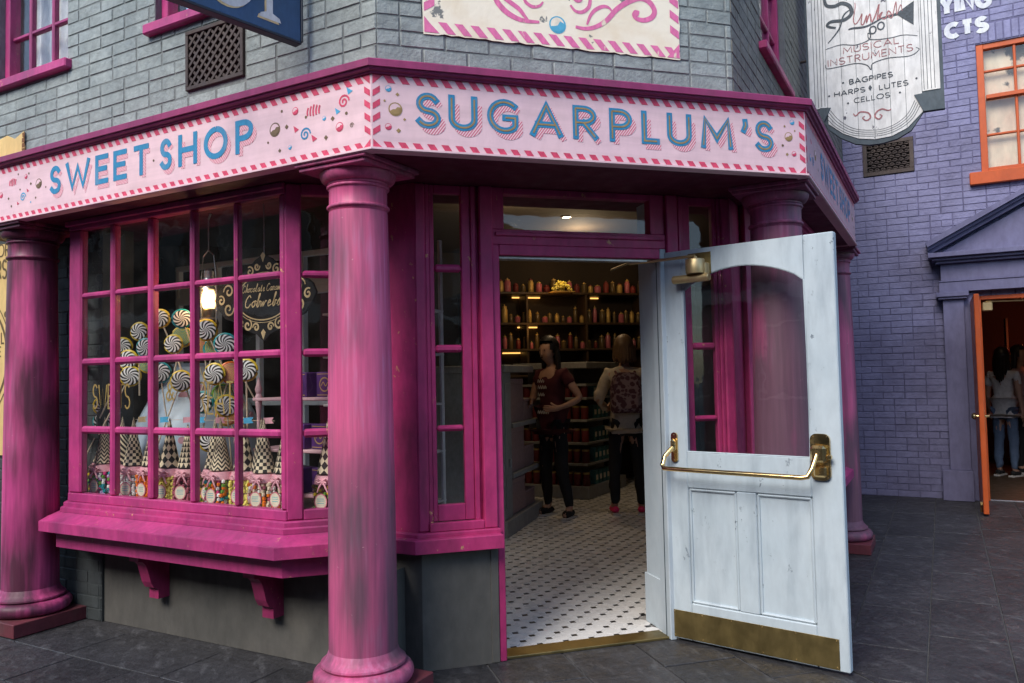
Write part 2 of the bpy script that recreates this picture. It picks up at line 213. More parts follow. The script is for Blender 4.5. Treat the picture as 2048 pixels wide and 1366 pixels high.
# ---------------------------------------------------------------- mesh building
class B:
    def __init__(s): s.v = []; s.f = []; s.m = []
    def quad(s, pts, m=0):
        i = len(s.v); s.v += [tuple(p) for p in pts]; s.f.append(tuple(range(i, i + len(pts)))); s.m.append(m)
    def raw(s, vs, fs, m=0, mt=None):
        i = len(s.v); s.v += [tuple(mt @ V(p)) if mt else tuple(p) for p in vs]
        for f in fs: s.f.append(tuple(i + k for k in f)); s.m.append(m)
    def box(s, x0, x1, y0, y1, z0, z1, m=0, c=.004, mt=None):
        c = min(c, (x1 - x0) * .4, (y1 - y0) * .4, (z1 - z0) * .4)
        X = ((x0, x1), (y0, y1), (z0, z1)); vs = []; ix = {}
        for sx in (0, 1):
            for sy in (0, 1):
                for sz in (0, 1):
                    sg = (sx, sy, sz)
                    for a in range(3):
                        p = [X[k][sg[k]] + (0 if k == a else (c if sg[k] == 0 else -c)) for k in range(3)]
                        ix[sg, a] = len(vs); vs.append(p)
        fs = []
        for a in range(3):
            b, d = (a + 1) % 3, (a + 2) % 3
            for e in (0, 1):
                q = []
                for (i, j) in ((0, 0), (1, 0), (1, 1), (0, 1)):
                    g = [0, 0, 0]; g[a] = e; g[b] = i; g[d] = j; q.append(ix[tuple(g), a])
                fs.append(q if e else q[::-1])
        for a in range(3):      # edge chamfers run along axis a
            b, d = (a + 1) % 3, (a + 2) % 3
            for i in (0, 1):
                for j in (0, 1):
                    g0 = [0, 0, 0]; g0[b] = i; g0[d] = j; g1 = list(g0); g1[a] = 1; g0, g1 = tuple(g0), tuple(g1)
                    q = [ix[g0, b], ix[g1, b], ix[g1, d], ix[g0, d]]; fs.append(q if (i + j) % 2 else q[::-1])
        for g in [(i, j, k) for i in (0, 1) for j in (0, 1) for k in (0, 1)]:
            q = [ix[g, 0], ix[g, 1], ix[g, 2]]; fs.append(q if sum(g) % 2 else q[::-1])
        s.raw(vs, fs, m, mt)
    def prism(s, poly, z0, z1, m=0, ax='z', c=0., mt=None):
        """convex or simple polygon extruded; ax z: poly is (x,y); ax y: poly is (x,z) and z0,z1 are y"""
        n = len(poly); P = (lambda p, h: (p[0], p[1], h)) if ax == 'z' else ((lambda p, h: (p[0], h, p[1])) if ax == 'y' else (lambda p, h: (h, p[0], p[1])))
        if c:
            cx = sum(p[0] for p in poly) / n; cy = sum(p[1] for p in poly) / n
            def ins(p):
                d = math.hypot(p[0] - cx, p[1] - cy); k = max(0, 1 - c * 1.4 / d); return (cx + (p[0] - cx) * k, cy + (p[1] - cy) * k)
            rings = [[P(p, z0) for p in poly], [P(p, z1 - c) for p in poly], [P(ins(p), z1) for p in poly]]
        else: rings = [[P(p, z0) for p in poly], [P(p, z1) for p in poly]]
        vs = [q for r in rings for q in r]; fs = [tuple(range(n))[::-1], tuple(range(len(vs) - n, len(vs)))]
        for k in range(len(rings) - 1):
            for i in range(n): j = (i + 1) % n; fs.append((k * n + i, k * n + j, k * n + n + j, k * n + n + i))
        s.raw(vs, fs, m, mt)
    def lathe(s, prof, n=32, cx=0, cy=0, m=0, mt=None, cap=True):
        vs = [(cx + r * math.cos(2 * PI * k / n), cy + r * math.sin(2 * PI * k / n), z) for r, z in prof for k in range(n)]; fs = []
        for i in range(len(prof) - 1):
            for k in range(n): j = (k + 1) % n; fs.append((i * n + k, i * n + j, i * n + n + j, i * n + n + k))
        if cap:
            fs.append(tuple(range(n))[::-1]); fs.append(tuple(range(len(vs) - n, len(vs))))
        s.raw(vs, fs, m, mt)
    def tube(s, pts, r, n=8, m=0, mt=None):
        pts = [V(p) for p in pts]; rr = r if isinstance(r, (list, tuple)) else [r] * len(pts); vs = []; fs = []
        up = V((0, 0, 1))
        for i, p in enumerate(pts):
            d = (pts[min(i + 1, len(pts) - 1)] - pts[max(i - 1, 0)]).normalized()
            a = d.cross(up if abs(d.z) < .95 else V((1, 0, 0))).normalized(); b = d.cross(a)
            vs += [p + (a * math.cos(2 * PI * k / n) + b * math.sin(2 * PI * k / n)) * rr[i] for k in range(n)]
        for i in range(len(pts) - 1):
            for k in range(n): j = (k + 1) % n; fs.append((i * n + k, i * n + j, i * n + n + j, i * n + n + k))
        fs.append(tuple(range(n))); fs.append(tuple(range(len(vs) - n, len(vs)))[::-1]); s.raw(vs, fs, m, mt)
    def sweep(s, prof, path, m=0, closed=False):
        """moulding: prof is (out, z) loop; path is plan points, outward lies right of travel"""
        n = len(prof); k = len(path); vs = []; fs = []
        for i in range(k):
            a = V(path[i - 1]) if (i or closed) else None; b = V(path[i]); c = V(path[(i + 1) % k]) if (i < k - 1 or closed) else None
            d1 = (b - a).normalized() if a is not None else (c - b).normalized(); d2 = (c - b).normalized() if c is not None else d1
            n1 = V((d1.y, -d1.x)); n2 = V((d2.y, -d2.x)); h = (n1 + n2); h = h / max(.2, h.dot(n1)) if h.length > 1e-6 else n1
            vs += [(b.x + h.x * o, b.y + h.y * o, z) for o, z in prof]
        for i in range(k if closed else k - 1):
            for q in range(n):
                r = (q + 1) % n; i2 = (i + 1) % k; fs.append((i * n + q, i2 * n + q, i2 * n + r, i * n + r))
        if not closed: fs.append(tuple(range(n))[::-1]); fs.append(tuple(range((k - 1) * n, k * n)))
        s.raw(vs, fs, m)
    def ribbon(s, pts, w, y=0., m=0, w1=None):
        """flat painted stroke in the local xz plane"""
        n = len(pts); P = [V(p) for p in pts]; L_, R_ = [], []
        for i in range(n):
            d1 = (P[i] - P[i - 1]).normalized() if i else (P[1] - P[0]).normalized(); d2 = (P[i + 1] - P[i]).normalized() if i < n - 1 else d1
            n1 = V((-d1.y, d1.x)); n2 = V((-d2.y, d2.x)); h = n1 + n2; h = h / max(.5, h.dot(n1)) if h.length > 1e-6 else n1
            ww = (w if w1 is None else w + (w1 - w) * i / (n - 1)) * .5 if not isinstance(w, (list, tuple)) else w[i] * .5
            L_.append(P[i] + h * ww); R_.append(P[i] - h * ww)
        for i in range(n - 1): s.quad([(R_[i].x, y, R_[i].y), (R_[i + 1].x, y, R_[i + 1].y), (L_[i + 1].x, y, L_[i + 1].y), (L_[i].x, y, L_[i].y)], m)
    def disc(s, cx, cz, r, y=0., m=0, n=16, rz=None): s.quad([(cx + r * math.cos(2 * PI * k / n), y, cz + (rz or r) * math.sin(2 * PI * k / n)) for k in range(n)], m)
    def poly(s, pts, y=0., m=0): s.quad([(p[0], y, p[1]) for p in pts], m)
    def mesh(s, name, mat, smooth=False):
        me = bpy.data.meshes.new(name); me.from_pydata(s.v, [], s.f); mat = mat if isinstance(mat, (list, tuple)) else [mat]
        for k in mat: me.materials.append(MT[k] if isinstance(k, str) else k)
        if len(mat) > 1: me.polygons.foreach_set('material_index', s.m)
        if smooth:
            me.polygons.foreach_set('use_smooth', [True] * len(me.polygons))
            try: me.set_sharp_from_angle(angle=R(35))
            except Exception: pass
        me.update(); return me
    def build(s, name, mat, parent=None, mtx=None, smooth=False): return link(name, s.mesh(name, mat, smooth), parent, mtx)
def link(name, me, parent=None, mtx=None):
    o = bpy.data.objects.new(name, me); COL.objects.link(o)
    if parent: o.parent = parent
    if mtx is not None: o.matrix_local = mtx
    return o
def tag(o, label=None, cat=None, group=None, kind=None):
    if label: o['label'] = label
    if cat: o['category'] = cat
    if group: o['group'] = group
    if kind: o['kind'] = kind
    return o
def thing(name, label, cat, mtx=None, group=None): return tag(link(name, None, None, mtx), label, cat, group)
def part(name, parent, mtx=None, label=None): return tag(link(name, None, parent, mtx), label)
def box(name, mat, parent, x0, x1, y0, y1, z0, z1, c=.004, mtx=None):
    b = B(); b.box(x0, x1, y0, y1, z0, z1, c=c); return b.build(name, mat, parent, mtx)
def tr(x, y, z, rz=0): return M.Translation((x, y, z)) @ M.Rotation(rz, 4, 'Z')
FL = M.Rotation(R(-45), 4, 'Z'); FC = M.Identity(4); WF = 2.2241
FR = M.Translation((WF, 0, 0)) @ M.Rotation(R(45), 4, 'Z'); FP = M.Translation((7.46 * S2, 7.46 * S2, 0)) @ M.Rotation(R(-45), 4, 'Z')
def cells(u0, u1, z0, z1, holes):
    us = sorted({u0, u1, *[h[0] for h in holes], *[h[1] for h in holes]}); zs = sorted({z0, z1, *[h[2] for h in holes], *[h[3] for h in holes]})
    us = [u for u in us if u0 <= u <= u1]; zs = [z for z in zs if z0 <= z <= z1]
    for a, b in zip(us, us[1:]):
        for c, d in zip(zs, zs[1:]):
            x, y = (a + b) / 2, (c + d) / 2
            if not any(h[0] < x < h[1] and h[2] < y < h[3] for h in holes): yield a, b, c, d
def brick_list(u0, u1, z0, z1, holes, ch=.075, bl=.225, j=.0055):
    out = []; k = 0; z = z0
    while z < z1 - .01:
        zt = min(z + ch, z1); u = u0 - (bl / 2 if k % 2 else 0); k += 1
        while u < u1:
            l = bl if rnd.random() > .12 else bl * .5; segs = [(max(u, u0), min(u + l, u1))]; u += l
            for h in holes:
                if h[3] > z + .012 and h[2] < zt - .012:
                    ns = []
                    for a, b in segs:
                        if h[1] <= a or h[0] >= b: ns.append((a, b)); continue
                        if a < h[0]: ns.append((a, h[0]))
                        if b > h[1]: ns.append((h[1], b))
                    segs = ns
            for a, b in segs:
                if b - a > .025: out.append((a + j / 2, b - j / 2, z + j / 2, zt - j / 2))
        z = zt
    return out
def brick_meshes(name, mat, y0=0, d=.06):
    res = []
    for k in range(8):
        b = B(); b.box(-.5, .5, 0, d, -.5, .5, c=.0); me_v = []
        bb = B(); bb.box(-.5, .5, 0, d, -.5, .5, c=.006)
        # uneven arrises: every corner of the face moves a little
        for (x, y, z) in bb.v:
            if y < .02: me_v.append((x * (1 - .03 * rnd.random()) * (.975 if y < .003 else 1), y + rnd.uniform(0, .0012), z * (1 - .07 * rnd.random()) * (.94 if y < .003 else 1)))
            else: me_v.append((x, y, z))
        bb.v = me_v; res.append(bb.mesh(name, mat))
    return res
def place_bricks(jobs, limit=300):
    """jobs: (parent, frame, list, meshes, bulk material). The largest in the picture are objects, the rest one mesh per wall"""
    allb = []
    for ji, (par, fr, bl, ms, bm) in enumerate(jobs):
        for q in bl:
            p = px_of(fr @ V(((q[0] + q[1]) / 2, 0, (q[2] + q[3]) / 2))); s = 0
            if p and -30 < p[0] < 2078 and -25 < p[1] < 1391: s = p[2] * (q[3] - q[2]) * min(1, (q[1] - q[0]) / .1)
            allb.append((s, ji, q))
    allb.sort(key=lambda a: -a[0]); bulk = {}
    for i, (s, ji, q) in enumerate(allb):
        par, fr, bl, ms, bm = jobs[ji]
        if i < limit and s > 0:
            o = link('brick', rnd.choice(ms), par); o.location = ((q[0] + q[1]) / 2, rnd.uniform(-.002, .002), (q[2] + q[3]) / 2); o.scale = (q[1] - q[0], 1, q[3] - q[2])
        else:
            bulk.setdefault(ji, B()).box(q[0], q[1], rnd.uniform(-.002, .002), .05, q[2], q[3], c=.005)
    for ji, b in bulk.items(): tag(b.build('brickwork', jobs[ji][4], jobs[ji][0]), kind='stuff')
# ---------------------------------------------------------------- stroke lettering
def arc(cx, cy, rx, ry, a0, a1, n=10): return [(cx + rx * math.cos(R(a0 + (a1 - a0) * k / n)), cy + ry * math.sin(R(a0 + (a1 - a0) * k / n))) for k in range(n + 1)]
GL = {
 'S': (.55, [arc(.28, .745, .25, .255, 28, 268, 12) + arc(.28, .245, .28, .245, 88, -152, 12)[1:]]),
 'U': (.60, [[(0, 1), (0, .3)] + arc(.3, .3, .3, .3, 180, 360, 12)[1:] + [(.6, 1)]]),
 'G': (.74, [arc(.42, .5, .42, .5, 48, 312, 18) + [(.73, .2), (.73, .46), (.44, .46)]]),
 'A': (.72, [[(0, 0), (.36, 1), (.72, 0)], [(.13, .32), (.59, .32)]]),
 'R': (.52, [[(0, 1), (0, 0)], [(0, 1), (.22, 1)] + arc(.22, .745, .27, .255, 90, -90, 10)[1:] + [(0, .49)], [(.22, .49), (.52, 0)]]),
 'P': (.50, [[(0, 1), (0, 0)], [(0, 1), (.22, 1)] + arc(.22, .72, .28, .28, 90, -90, 10)[1:] + [(0, .44)]]),
 'B': (.50, [[(0, 1), (0, 0)], [(0, 1), (.22, 1)] + arc(.22, .76, .24, .24, 90, -90, 8)[1:] + [(0, .52)], [(0, 0), (.24, 0)] + arc(.24, .26, .26, .26, -90, 90, 8)[1:]]),
 'L': (.44, [[(0, 1), (0, 0), (.44, 0)]]), 'M': (.80, [[(0, 0), (.06, 1), (.40, .28), (.74, 1), (.80, 0)]]),
 'W': (.98, [[(0, 1), (.24, 0), (.49, .86), (.74, 0), (.98, 1)]]), 'E': (.46, [[(.46, 1), (0, 1), (0, 0), (.46, 0)], [(0, .52), (.40, .52)]]),
 'T': (.56, [[(0, 1), (.56, 1)], [(.28, 1), (.28, 0)]]), 'H': (.62, [[(0, 1), (0, 0)], [(.62, 1), (.62, 0)], [(0, .5), (.62, .5)]]),
 'O': (.86, [arc(.43, .5, .43, .5, 90, 449, 24)]), 'C': (.70, [arc(.42, .5, .42, .5, 50, 310, 18)]), 'I': (.06, [[(.03, 1), (.03, 0)]]),
 'N': (.62, [[(0, 0), (0, 1), (.62, 0), (.62, 1)]]), 'Y': (.62, [[(0, 1), (.31, .46), (.62, 1)], [(.31, .48), (.31, 0)]]),
 "'": (.16, [[(.10, 1), (.12, .86), (.02, .68)]]), '&': (.7, [[(.7, 0), (.2, .62)] + arc(.34, .8, .18, .2, 215, -45, 10) + [(.12, .42)] + arc(.28, .22, .26, .22, 140, 330, 10) + [(.66, .45)]]),
 'D': (.6, [[(0, 0), (0, 1)], [(0, 1), (.2, 1)] + arc(.2, .5, .4, .5, 90, -90, 12)[1:] + [(0, 0)]]), 'K': (.5, [[(0, 0), (0, 1)], [(.5, 1), (.02, .45), (.5, 0)]])}
def strokes(ch, x0, x1, z0, h): 
    w, ss = GL[ch]; k = (x1 - x0) / max(w, .08); return [[(x0 + p[0] * k, z0 + p[1] * h) for p in q] for q in ss]
def write(b, txt, x0, z0, h, w, y, m=0, sx=1., gap=.22, sl=0.):
    x = x0
    for ch in txt:
        if ch == ' ': x += .45 * h * sx; continue
        gw = GL[ch][0] * h * sx
        for i, q in enumerate(strokes(ch, x, x + max(gw, .08 * h), z0 + (x - x0) * sl, h)): b.ribbon(q, w, y - .0004 * i, m)
        x += gw + gap * h * sx
    return x
def textw(txt, h, sx=1., gap=.22): return sum(.45 * h * sx if c == ' ' else (GL[c][0] + gap) * h * sx for c in txt) - gap * h * sx
# ================================================================ ground
def clip(poly, nx, ny, d):
    out = []
    for i, p in enumerate(poly):
        q = poly[(i + 1) % len(poly)]; a = p[0] * nx + p[1] * ny - d; b = q[0] * nx + q[1] * ny - d
        if a >= 0: out.append(p)
        if a * b < 0: k = a / (a - b); out.append((p[0] + (q[0] - p[0]) * k, p[1] + (q[1] - p[1]) * k))
    return out
def parea(p): return abs(sum(p[i][0] * p[(i + 1) % len(p)][1] - p[(i + 1) % len(p)][0] * p[i][1] for i in range(len(p)))) / 2
b = B(); b.quad([(-150, -150, -.03), (150, -150, -.03), (150, 150, -.03), (-150, 150, -.03)]); tag(b.build('ground', 'slab'), kind='structure')
b = B(); b.quad([(-5, -6, -.006), (9, -6, -.006), (9, 6, -.006), (-5, 6, -.006)]); pave = tag(b.build('pavement', 'grout'), kind='structure')
def slabs():
    cA, sA = .9239, .3827; lst = []
    def addz(fr, poly, cons):
        w = [(fr @ V((p[0], p[1], 0))).to_2d() for p in poly]; w = [(p.x, p.y) for p in w]
        for c in cons + [(1, 0, -5), (-1, 0, -9), (0, 1, -6), (0, -1, -6)]:
            w = clip(w, *c)
            if len(w) < 3: return
        if parea(w) > .004: lst.append(w)
    g = .0035
    for ch, (fr, ys, L, cons) in enumerate(((FL, (.47, -7), .78, [(-cA, sA, .0), (-S2, -S2, -.47)]), (FR, (.40, -7), .78, [(cA, sA, cA * WF), (-S2, -S2, -7.5)]))):
        y = .299; k = 0
        y = .299 if ch else .34
        while y > -7:
            x = -8.0 + (.197 + .0 if k % 2 else -.087) + (.11 if ch == 0 else 0)
            while x < 9:
                l = L * (1 if rnd.random() > .25 else .62); addz(fr, [(x + g, y - .374 + g), (x + l - g, y - .374 + g), (x + l - g, y - g), (x + g, y - g)], cons); x += l
            y -= .374; k += 1
        addz(fr, [(-8, .299 + g if ch else .34 + g), (9, .299 + g if ch else .34 + g), (9, .6), (-8, .6)], cons + ([(-S2, -S2, -.46)] if ch == 0 else [(S2, -S2, WF * S2 - .45)]))
    x = -3.53; k = 0
    while x < 6:
        y = .64 + (.0 if k % 2 else .3)
        while y > -6.5:
            addz(FC, [(x + g, y - .72 + g), (x + .41 - g, y - .72 + g), (x + .41 - g, min(y, .72) - g), (x + g, min(y, .72) - g)], [(cA, -sA, .004), (-cA, -sA, -cA * WF + .004)]); y -= .72
        x += .4145; k += 1
    def size(w):
        cx = sum(p[0] for p in w) / len(w); cy = sum(p[1] for p in w) / len(w); best = 0
        for q in w + [(cx, cy)]:
            p = px_of((q[0], q[1], 0))
            if p and 0 < p[0] < 2048 and 0 < p[1] < 1366: best = max(best, p[2] ** 2 * parea(w))
        return best
    lst.sort(key=lambda w: -size(w)); bulk = B()
    for i, w in enumerate(lst):
        dz = rnd.uniform(-.0015, .0015)
        if i < 300 and size(w) > 0:
            cx = sum(p[0] for p in w) / len(w); cy = sum(p[1] for p in w) / len(w)
            b = B(); b.prism([(p[0] - cx, p[1] - cy) for p in w], -.026, 0, c=.003); b.build('paving_slab', 'slab', pave, tr(cx, cy, dz))
        else: bulk.prism(w, -.026, dz, c=.003)
    tag(bulk.build('paving_slabs', 'slab', pave), kind='stuff')
slabs()
# ---- tiled floor inside the shop
b = B(); b.quad([(.62, .66, .004), (1.70, .66, .004), (1.72, .95, .004), (5.6, 4.3, .004), (5.6, 7, .004), (-3.4, 7, .004), (-3.4, 4.2, .004), (.6, .95, .004)])
floor = tag(b.build('shop_floor', 'tgrout'), kind='structure')
def tiles():
    pt = .1065; o = V((.880, .794)); U = V((S2, -S2)) * pt; W = V((S2, S2)) * pt; h = pt / 2 - .0008; c = .0235
    b = B(); b.prism([(h, -h + c), (h, h - c), (h - c, h), (-h + c, h), (-h, h - c), (-h, -h + c), (-h + c, -h), (h - c, -h)], 0, .008, c=.0005); mo = b.mesh('floor_tile', 'tile')
    d = c - .0022; b = B(); b.prism([(d, 0), (0, d), (-d, 0), (0, -d)], 0, .008, c=.0008); md = b.mesh('floor_dot', 'dot')
    L = []
    for i in range(-70, 70):
        for j in range(-20, 90):
            for kind, f in (('o', .5), ('d', 0)):
                p = o + U * (i + f) + W * (j + f)
                if p.y < .71 or p.y > 6.9: continue
                if p.y < .97 and not (.70 < p.x < 1.655): continue
                if (p.x + p.y) * S2 < 1.0 or (p.x - p.y) * S2 > 1.05: continue
                q = px_of((p.x, p.y, .012)); s = 0
                if q and 985 < q[0] < 1345 and 940 < q[1] < 1330: s = q[2] ** 2
                elif p.y > 3.2 or not (0 < p.x < 3): continue
                L.append((s, kind, p))
    for kd, me, nm, mt in (('o', mo, 'floor_tile', 'tile'), ('d', md, 'floor_dot', 'dot')):
        q = sorted([l for l in L if l[1] == kd], key=lambda a: -a[0]); bulk = B()
        for i, (s, k, p) in enumerate(q):
            m = tr(p.x, p.y, .004, R(-45))
            if i < 300 and s > 0: link(nm, me, floor, m)
            else: bulk.raw([v.co for v in me.vertices], [tuple(f.vertices) for f in me.polygons], 0, m)
        tag(bulk.build(nm + 's', mt, floor), kind='stuff')
tiles()
# ================================================================ the sweet shop
shop = thing('sweet_shop', 'grey brick corner sweet shop with magenta columns, bay windows and pale pink name boards', 'shop')
WL = part('brick_wall', shop, FL @ tr(0, .2715, 0), 'blue-grey painted brick upper wall above the left name board')
WC = part('brick_wall', shop, tr(0, .32, 0), 'grey painted brick upper wall above the entrance')
WR = part('brick_wall', shop, FR @ tr(0, .374, 0), 'grey brick upper wall along the side street')
WG = part('brick_wall', shop, FL @ tr(0, .42, 0), 'dark brick wall between bay window and column')
hL = [(-3.42, -2.64, 3.53, 4.9), (-1.80, -.95, 3.556, 4.9), (-1.522, -1.068, 3.107, 3.445)]
hR = [(.93, 1.9, 3.59, 4.9), (3.1, 4.1, 3.59, 4.9)]
ms = brick_meshes('brick', 'gbrick'); msw = brick_meshes('brick', 'warmbrick'); msd = brick_meshes('brick', 'dbrick')
for par, u0, u1, z0, z1, hs, mm in ((WL, -5, -.184, 2.8, 5.2, hL, 'gmort'), (WC, .067, 2.012, 2.8, 5.2, [], 'gmort'), (WR, .082, 5.88, 2.8, 5.2, hR, 'gmort'), (WG, -5, -2.50, 0, 2.8, [], 'dbrick')):
    b = B()
    for a, c, d, e in cells(u0, u1, z0, z1, hs): b.box(a, c, .0045, .22, d, e, c=0)
    b.build('mortar', mm, par)
place_bricks([(WL, FL @ tr(0, .2715, 0), brick_list(-5, -.181, 2.855, 5.2, hL), ms, 'gbrick'),
              (WC, tr(0, .32, 0), brick_list(.064, 2.015, 2.855, 5.2, []), ms, 'gbrick'),
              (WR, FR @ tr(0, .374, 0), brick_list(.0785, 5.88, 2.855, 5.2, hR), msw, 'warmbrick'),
              (WG, FL @ tr(0, .42, 0), brick_list(-5, -2.50, 0, 2.475, []), msd, 'dbrick')])
# ---- name boards, cornice, soffit
Z0, Z1 = 2.468, 2.812; SH = .0207
def board(name, fr, u0, u1, mat, l0, l1, label):
    b = B(); b.prism([(u0, 0), (u1, 0), (u1 - l1, .05), (u0 + l0, .05)], Z0, Z1); return tag(b.build(name, mat, shop, fr), label)
bdL = board('name_board', FL, -3.5, 0, 'board', 0, SH, 'pale pink board lettered SWEET SHOP beside the bay window')
bdC = board('name_board', FC, 0, WF, 'board', SH, SH, "pale pink board lettered SUGARPLUM'S above the door")
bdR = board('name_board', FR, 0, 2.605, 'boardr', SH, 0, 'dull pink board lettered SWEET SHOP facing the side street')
path = [(FL @ V((-3.5, 0, 0))).to_2d(), V((0, 0)), V((WF, 0)), (FR @ V((2.61, 0, 0))).to_2d()]
b = B(); b.sweep([(-.02, 2.806), (.010, 2.806), (.013, 2.814), (.026, 2.817), (.030, 2.823), (.030, 2.828), (.040, 2.829), (.040, 2.859), (.034, 2.864), (-.36, 2.884), (-.36, 2.812), (-.02, 2.812)], path); b.build('cornice', 'cornice', shop)
b = B(); b.sweep([(.001, 2.4775), (.012, 2.479), (.012, 2.470), (.004, 2.4665), (-.05, 2.4665), (-.05, 2.4775)], path); b.build('bottom_bead', 'board', shop)
pts = [FL @ V((-3.5, .052, 0)), V((.02, .052, 0)), V((WF - .02, .052, 0)), FR @ V((2.6, .052, 0)), FR @ V((2.6, .95, 0)), V((2.2, 1.0, 0)), V((0, 1.0, 0)), FL @ V((-3.5, .95, 0))]
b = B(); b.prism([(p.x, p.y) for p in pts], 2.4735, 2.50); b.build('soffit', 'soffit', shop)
b = B(); b.box(2.56, 2.604, .052, .5, Z0, Z1); b.build('board_return', 'boardr', shop, FR)
# ---- lettering
def letter(par, ch, x0, x1, z0, h, w=.030, inl=.26):
    b = B(); ss = strokes(ch, x0 + w / 2, x1 - w / 2, z0 + w / 2, h - w)
    for i, q in enumerate(ss): b.ribbon([(p[0] + .022, p[1] - .027) for p in q], w * .95, -.0012 - .0002 * i, 0)
    for i, q in enumerate(ss):
        k = list(q)
        for e, o in ((0, 1), (-1, -2)):      # square the stroke ends
            d = V(k[e]) - V(k[o])
            if ch not in 'O' and d.length > 0: d = d.normalized() * w * .5; k[e] = (k[e][0] + d.x, k[e][1] + d.y)
        b.ribbon(k, w, -.0022 - .0002 * i, 1)
    if inl:
        for i, q in enumerate(ss): b.ribbon(q, w * inl, -.0034 - .0002 * i, 2)
    b.build('letter', ['hatch', 'blue', 'ochre'], par)
for ch, a, c in (('S', .192, .307), ('U', .343, .478), ('G', .522, .673), ('A', .728, .889), ('R', .939, 1.066), ('P', 1.125, 1.245), ('L', 1.293, 1.39), ('U', 1.43, 1.565), ('M', 1.614, 1.796), ("'", 1.843, 1.89), ('S', 1.922, 2.03)):
    letter(bdC, ch, a, c, 2.578, .163)
for ch, a, c in (('S', 2.36, 2.254), ('W', 2.207, 1.985), ('E', 1.936, 1.822), ('E', 1.778, 1.664), ('T', 1.605, 1.483), ('S', 1.395, 1.302), ('H', 1.252, 1.11), ('O', 1.062, .891), ('P', .838, .716)): letter(bdL, ch, -a, -c, 2.576, .165, .029, 0)
for ch, a, c in (('S', 2.36, 2.254), ('W', 2.207, 1.985), ('E', 1.936, 1.822), ('E', 1.778, 1.664), ('T', 1.605, 1.483), ('S', 1.395, 1.302), ('H', 1.252, 1.11), ('O', 1.062, .891), ('P', .838, .716)): letter(bdR, ch, 2.93 - a, 2.93 - c, 2.576, .165, .031, 0)
def border(par, u0, u1, ends, z0=Z0 + .004, z1=Z1 - .006, sw=.033, pitch=.0645, mat='stripe', y=-.0012, lean=.024, bh=.036):
    b = B(); u = u0 + .05
    while u < u1 - .06:
        for zb, zt in ((z1 - bh, z1), (z0, z0 + bh)): b.poly([(u + lean, zb), (u + lean + sw, zb), (u + sw, zt), (u, zt)], y)
        u += pitch
    for e in ends:
        x = u0 + .006 if e == 0 else u1 - .006; s = 1 if e == 0 else -1; z = z0 + .06
        while z < z1 - .08:
            q = [(x, z), (x + s * .032, z + .022), (x + s * .032, z + .05), (x, z + .028)]; b.poly(q if s > 0 else q[::-1], y); z += .058
        for zc, k in ((z0, 1), (z1, -1)):
            q = [(x, zc), (x + s * .05, zc), (x, zc + k * .045)]; b.poly(q if s * k > 0 else q[::-1], y)
    return b.build('striped_border', mat, par)
border(bdL, -3.5, 0, [1]); border(bdC, 0, WF, [0, 1]); border(bdR, 0, 2.6, [0])
def ornaments(par, lst):
    for o in lst:
        b = B()
        k, x, z, r, m = o; y = -.0013
        if k == 'ball':
            b.disc(x, z, r, y, m); b.disc(x - r * .02, z + r * .02, r * .80, y - .0004, 5); h = arc(x, z, r * .80, r * .80, 200, 380, 10) + [(x + r * .3, z + r * .32), (x, z), (x - r * .35, z - r * .02)]; b.poly(h, y - .0008, m)
        elif k == 'dot': b.disc(x, z, r, y, m, 8)
        elif k == 'dia': b.poly([(x - r, z), (x, z - r), (x + r, z), (x, z + r)], y, m)
        elif k == 'tri': b.poly([(x - r, z + r), (x - r * .5, z - r), (x + r, z - r * .3)], y, m)
        elif k == 'swirl': b.ribbon([(x + r * (1 - i / 26) * math.cos(i * .45), z + r * (1 - i / 26) * math.sin(i * .45)) for i in range(24)], r * .26, y, m)
        elif k == 'candy':
            for i in range(-2, 3): b.ribbon(arc(x + i * r * .42, z - r * .2, r * .5, r * (1.05 - abs(i) * .16), 205, 130, 6), r * .2, y - .0002 * (i + 2), m)
        b.build('painted_sweet', ['umber', 'stripe', 'sky', 'ochre', 'blue', 'board'], par)
ornaments(bdC, [('ball', .105, 2.655, .031, 3), ('ball', .075, 2.745, .014, 2), ('ball', .073, 2.575, .015, 1), ('dia', .115, 2.722, .009, 3), ('dot', .058, 2.69, .005, 3), ('dia', .145, 2.612, .007, 3), ('dia', .118, 2.56, .011, 3),
                ('ball', 2.122, 2.667, .024, 3), ('ball', 2.146, 2.744, .014, 2), ('ball', 2.151, 2.58, .014, 1), ('dot', 2.10, 2.72, .006, 3), ('dot', 2.16, 2.70, .005, 3), ('dot', 2.085, 2.62, .007, 0), ('dia', 2.11, 2.575, .009, 3)])
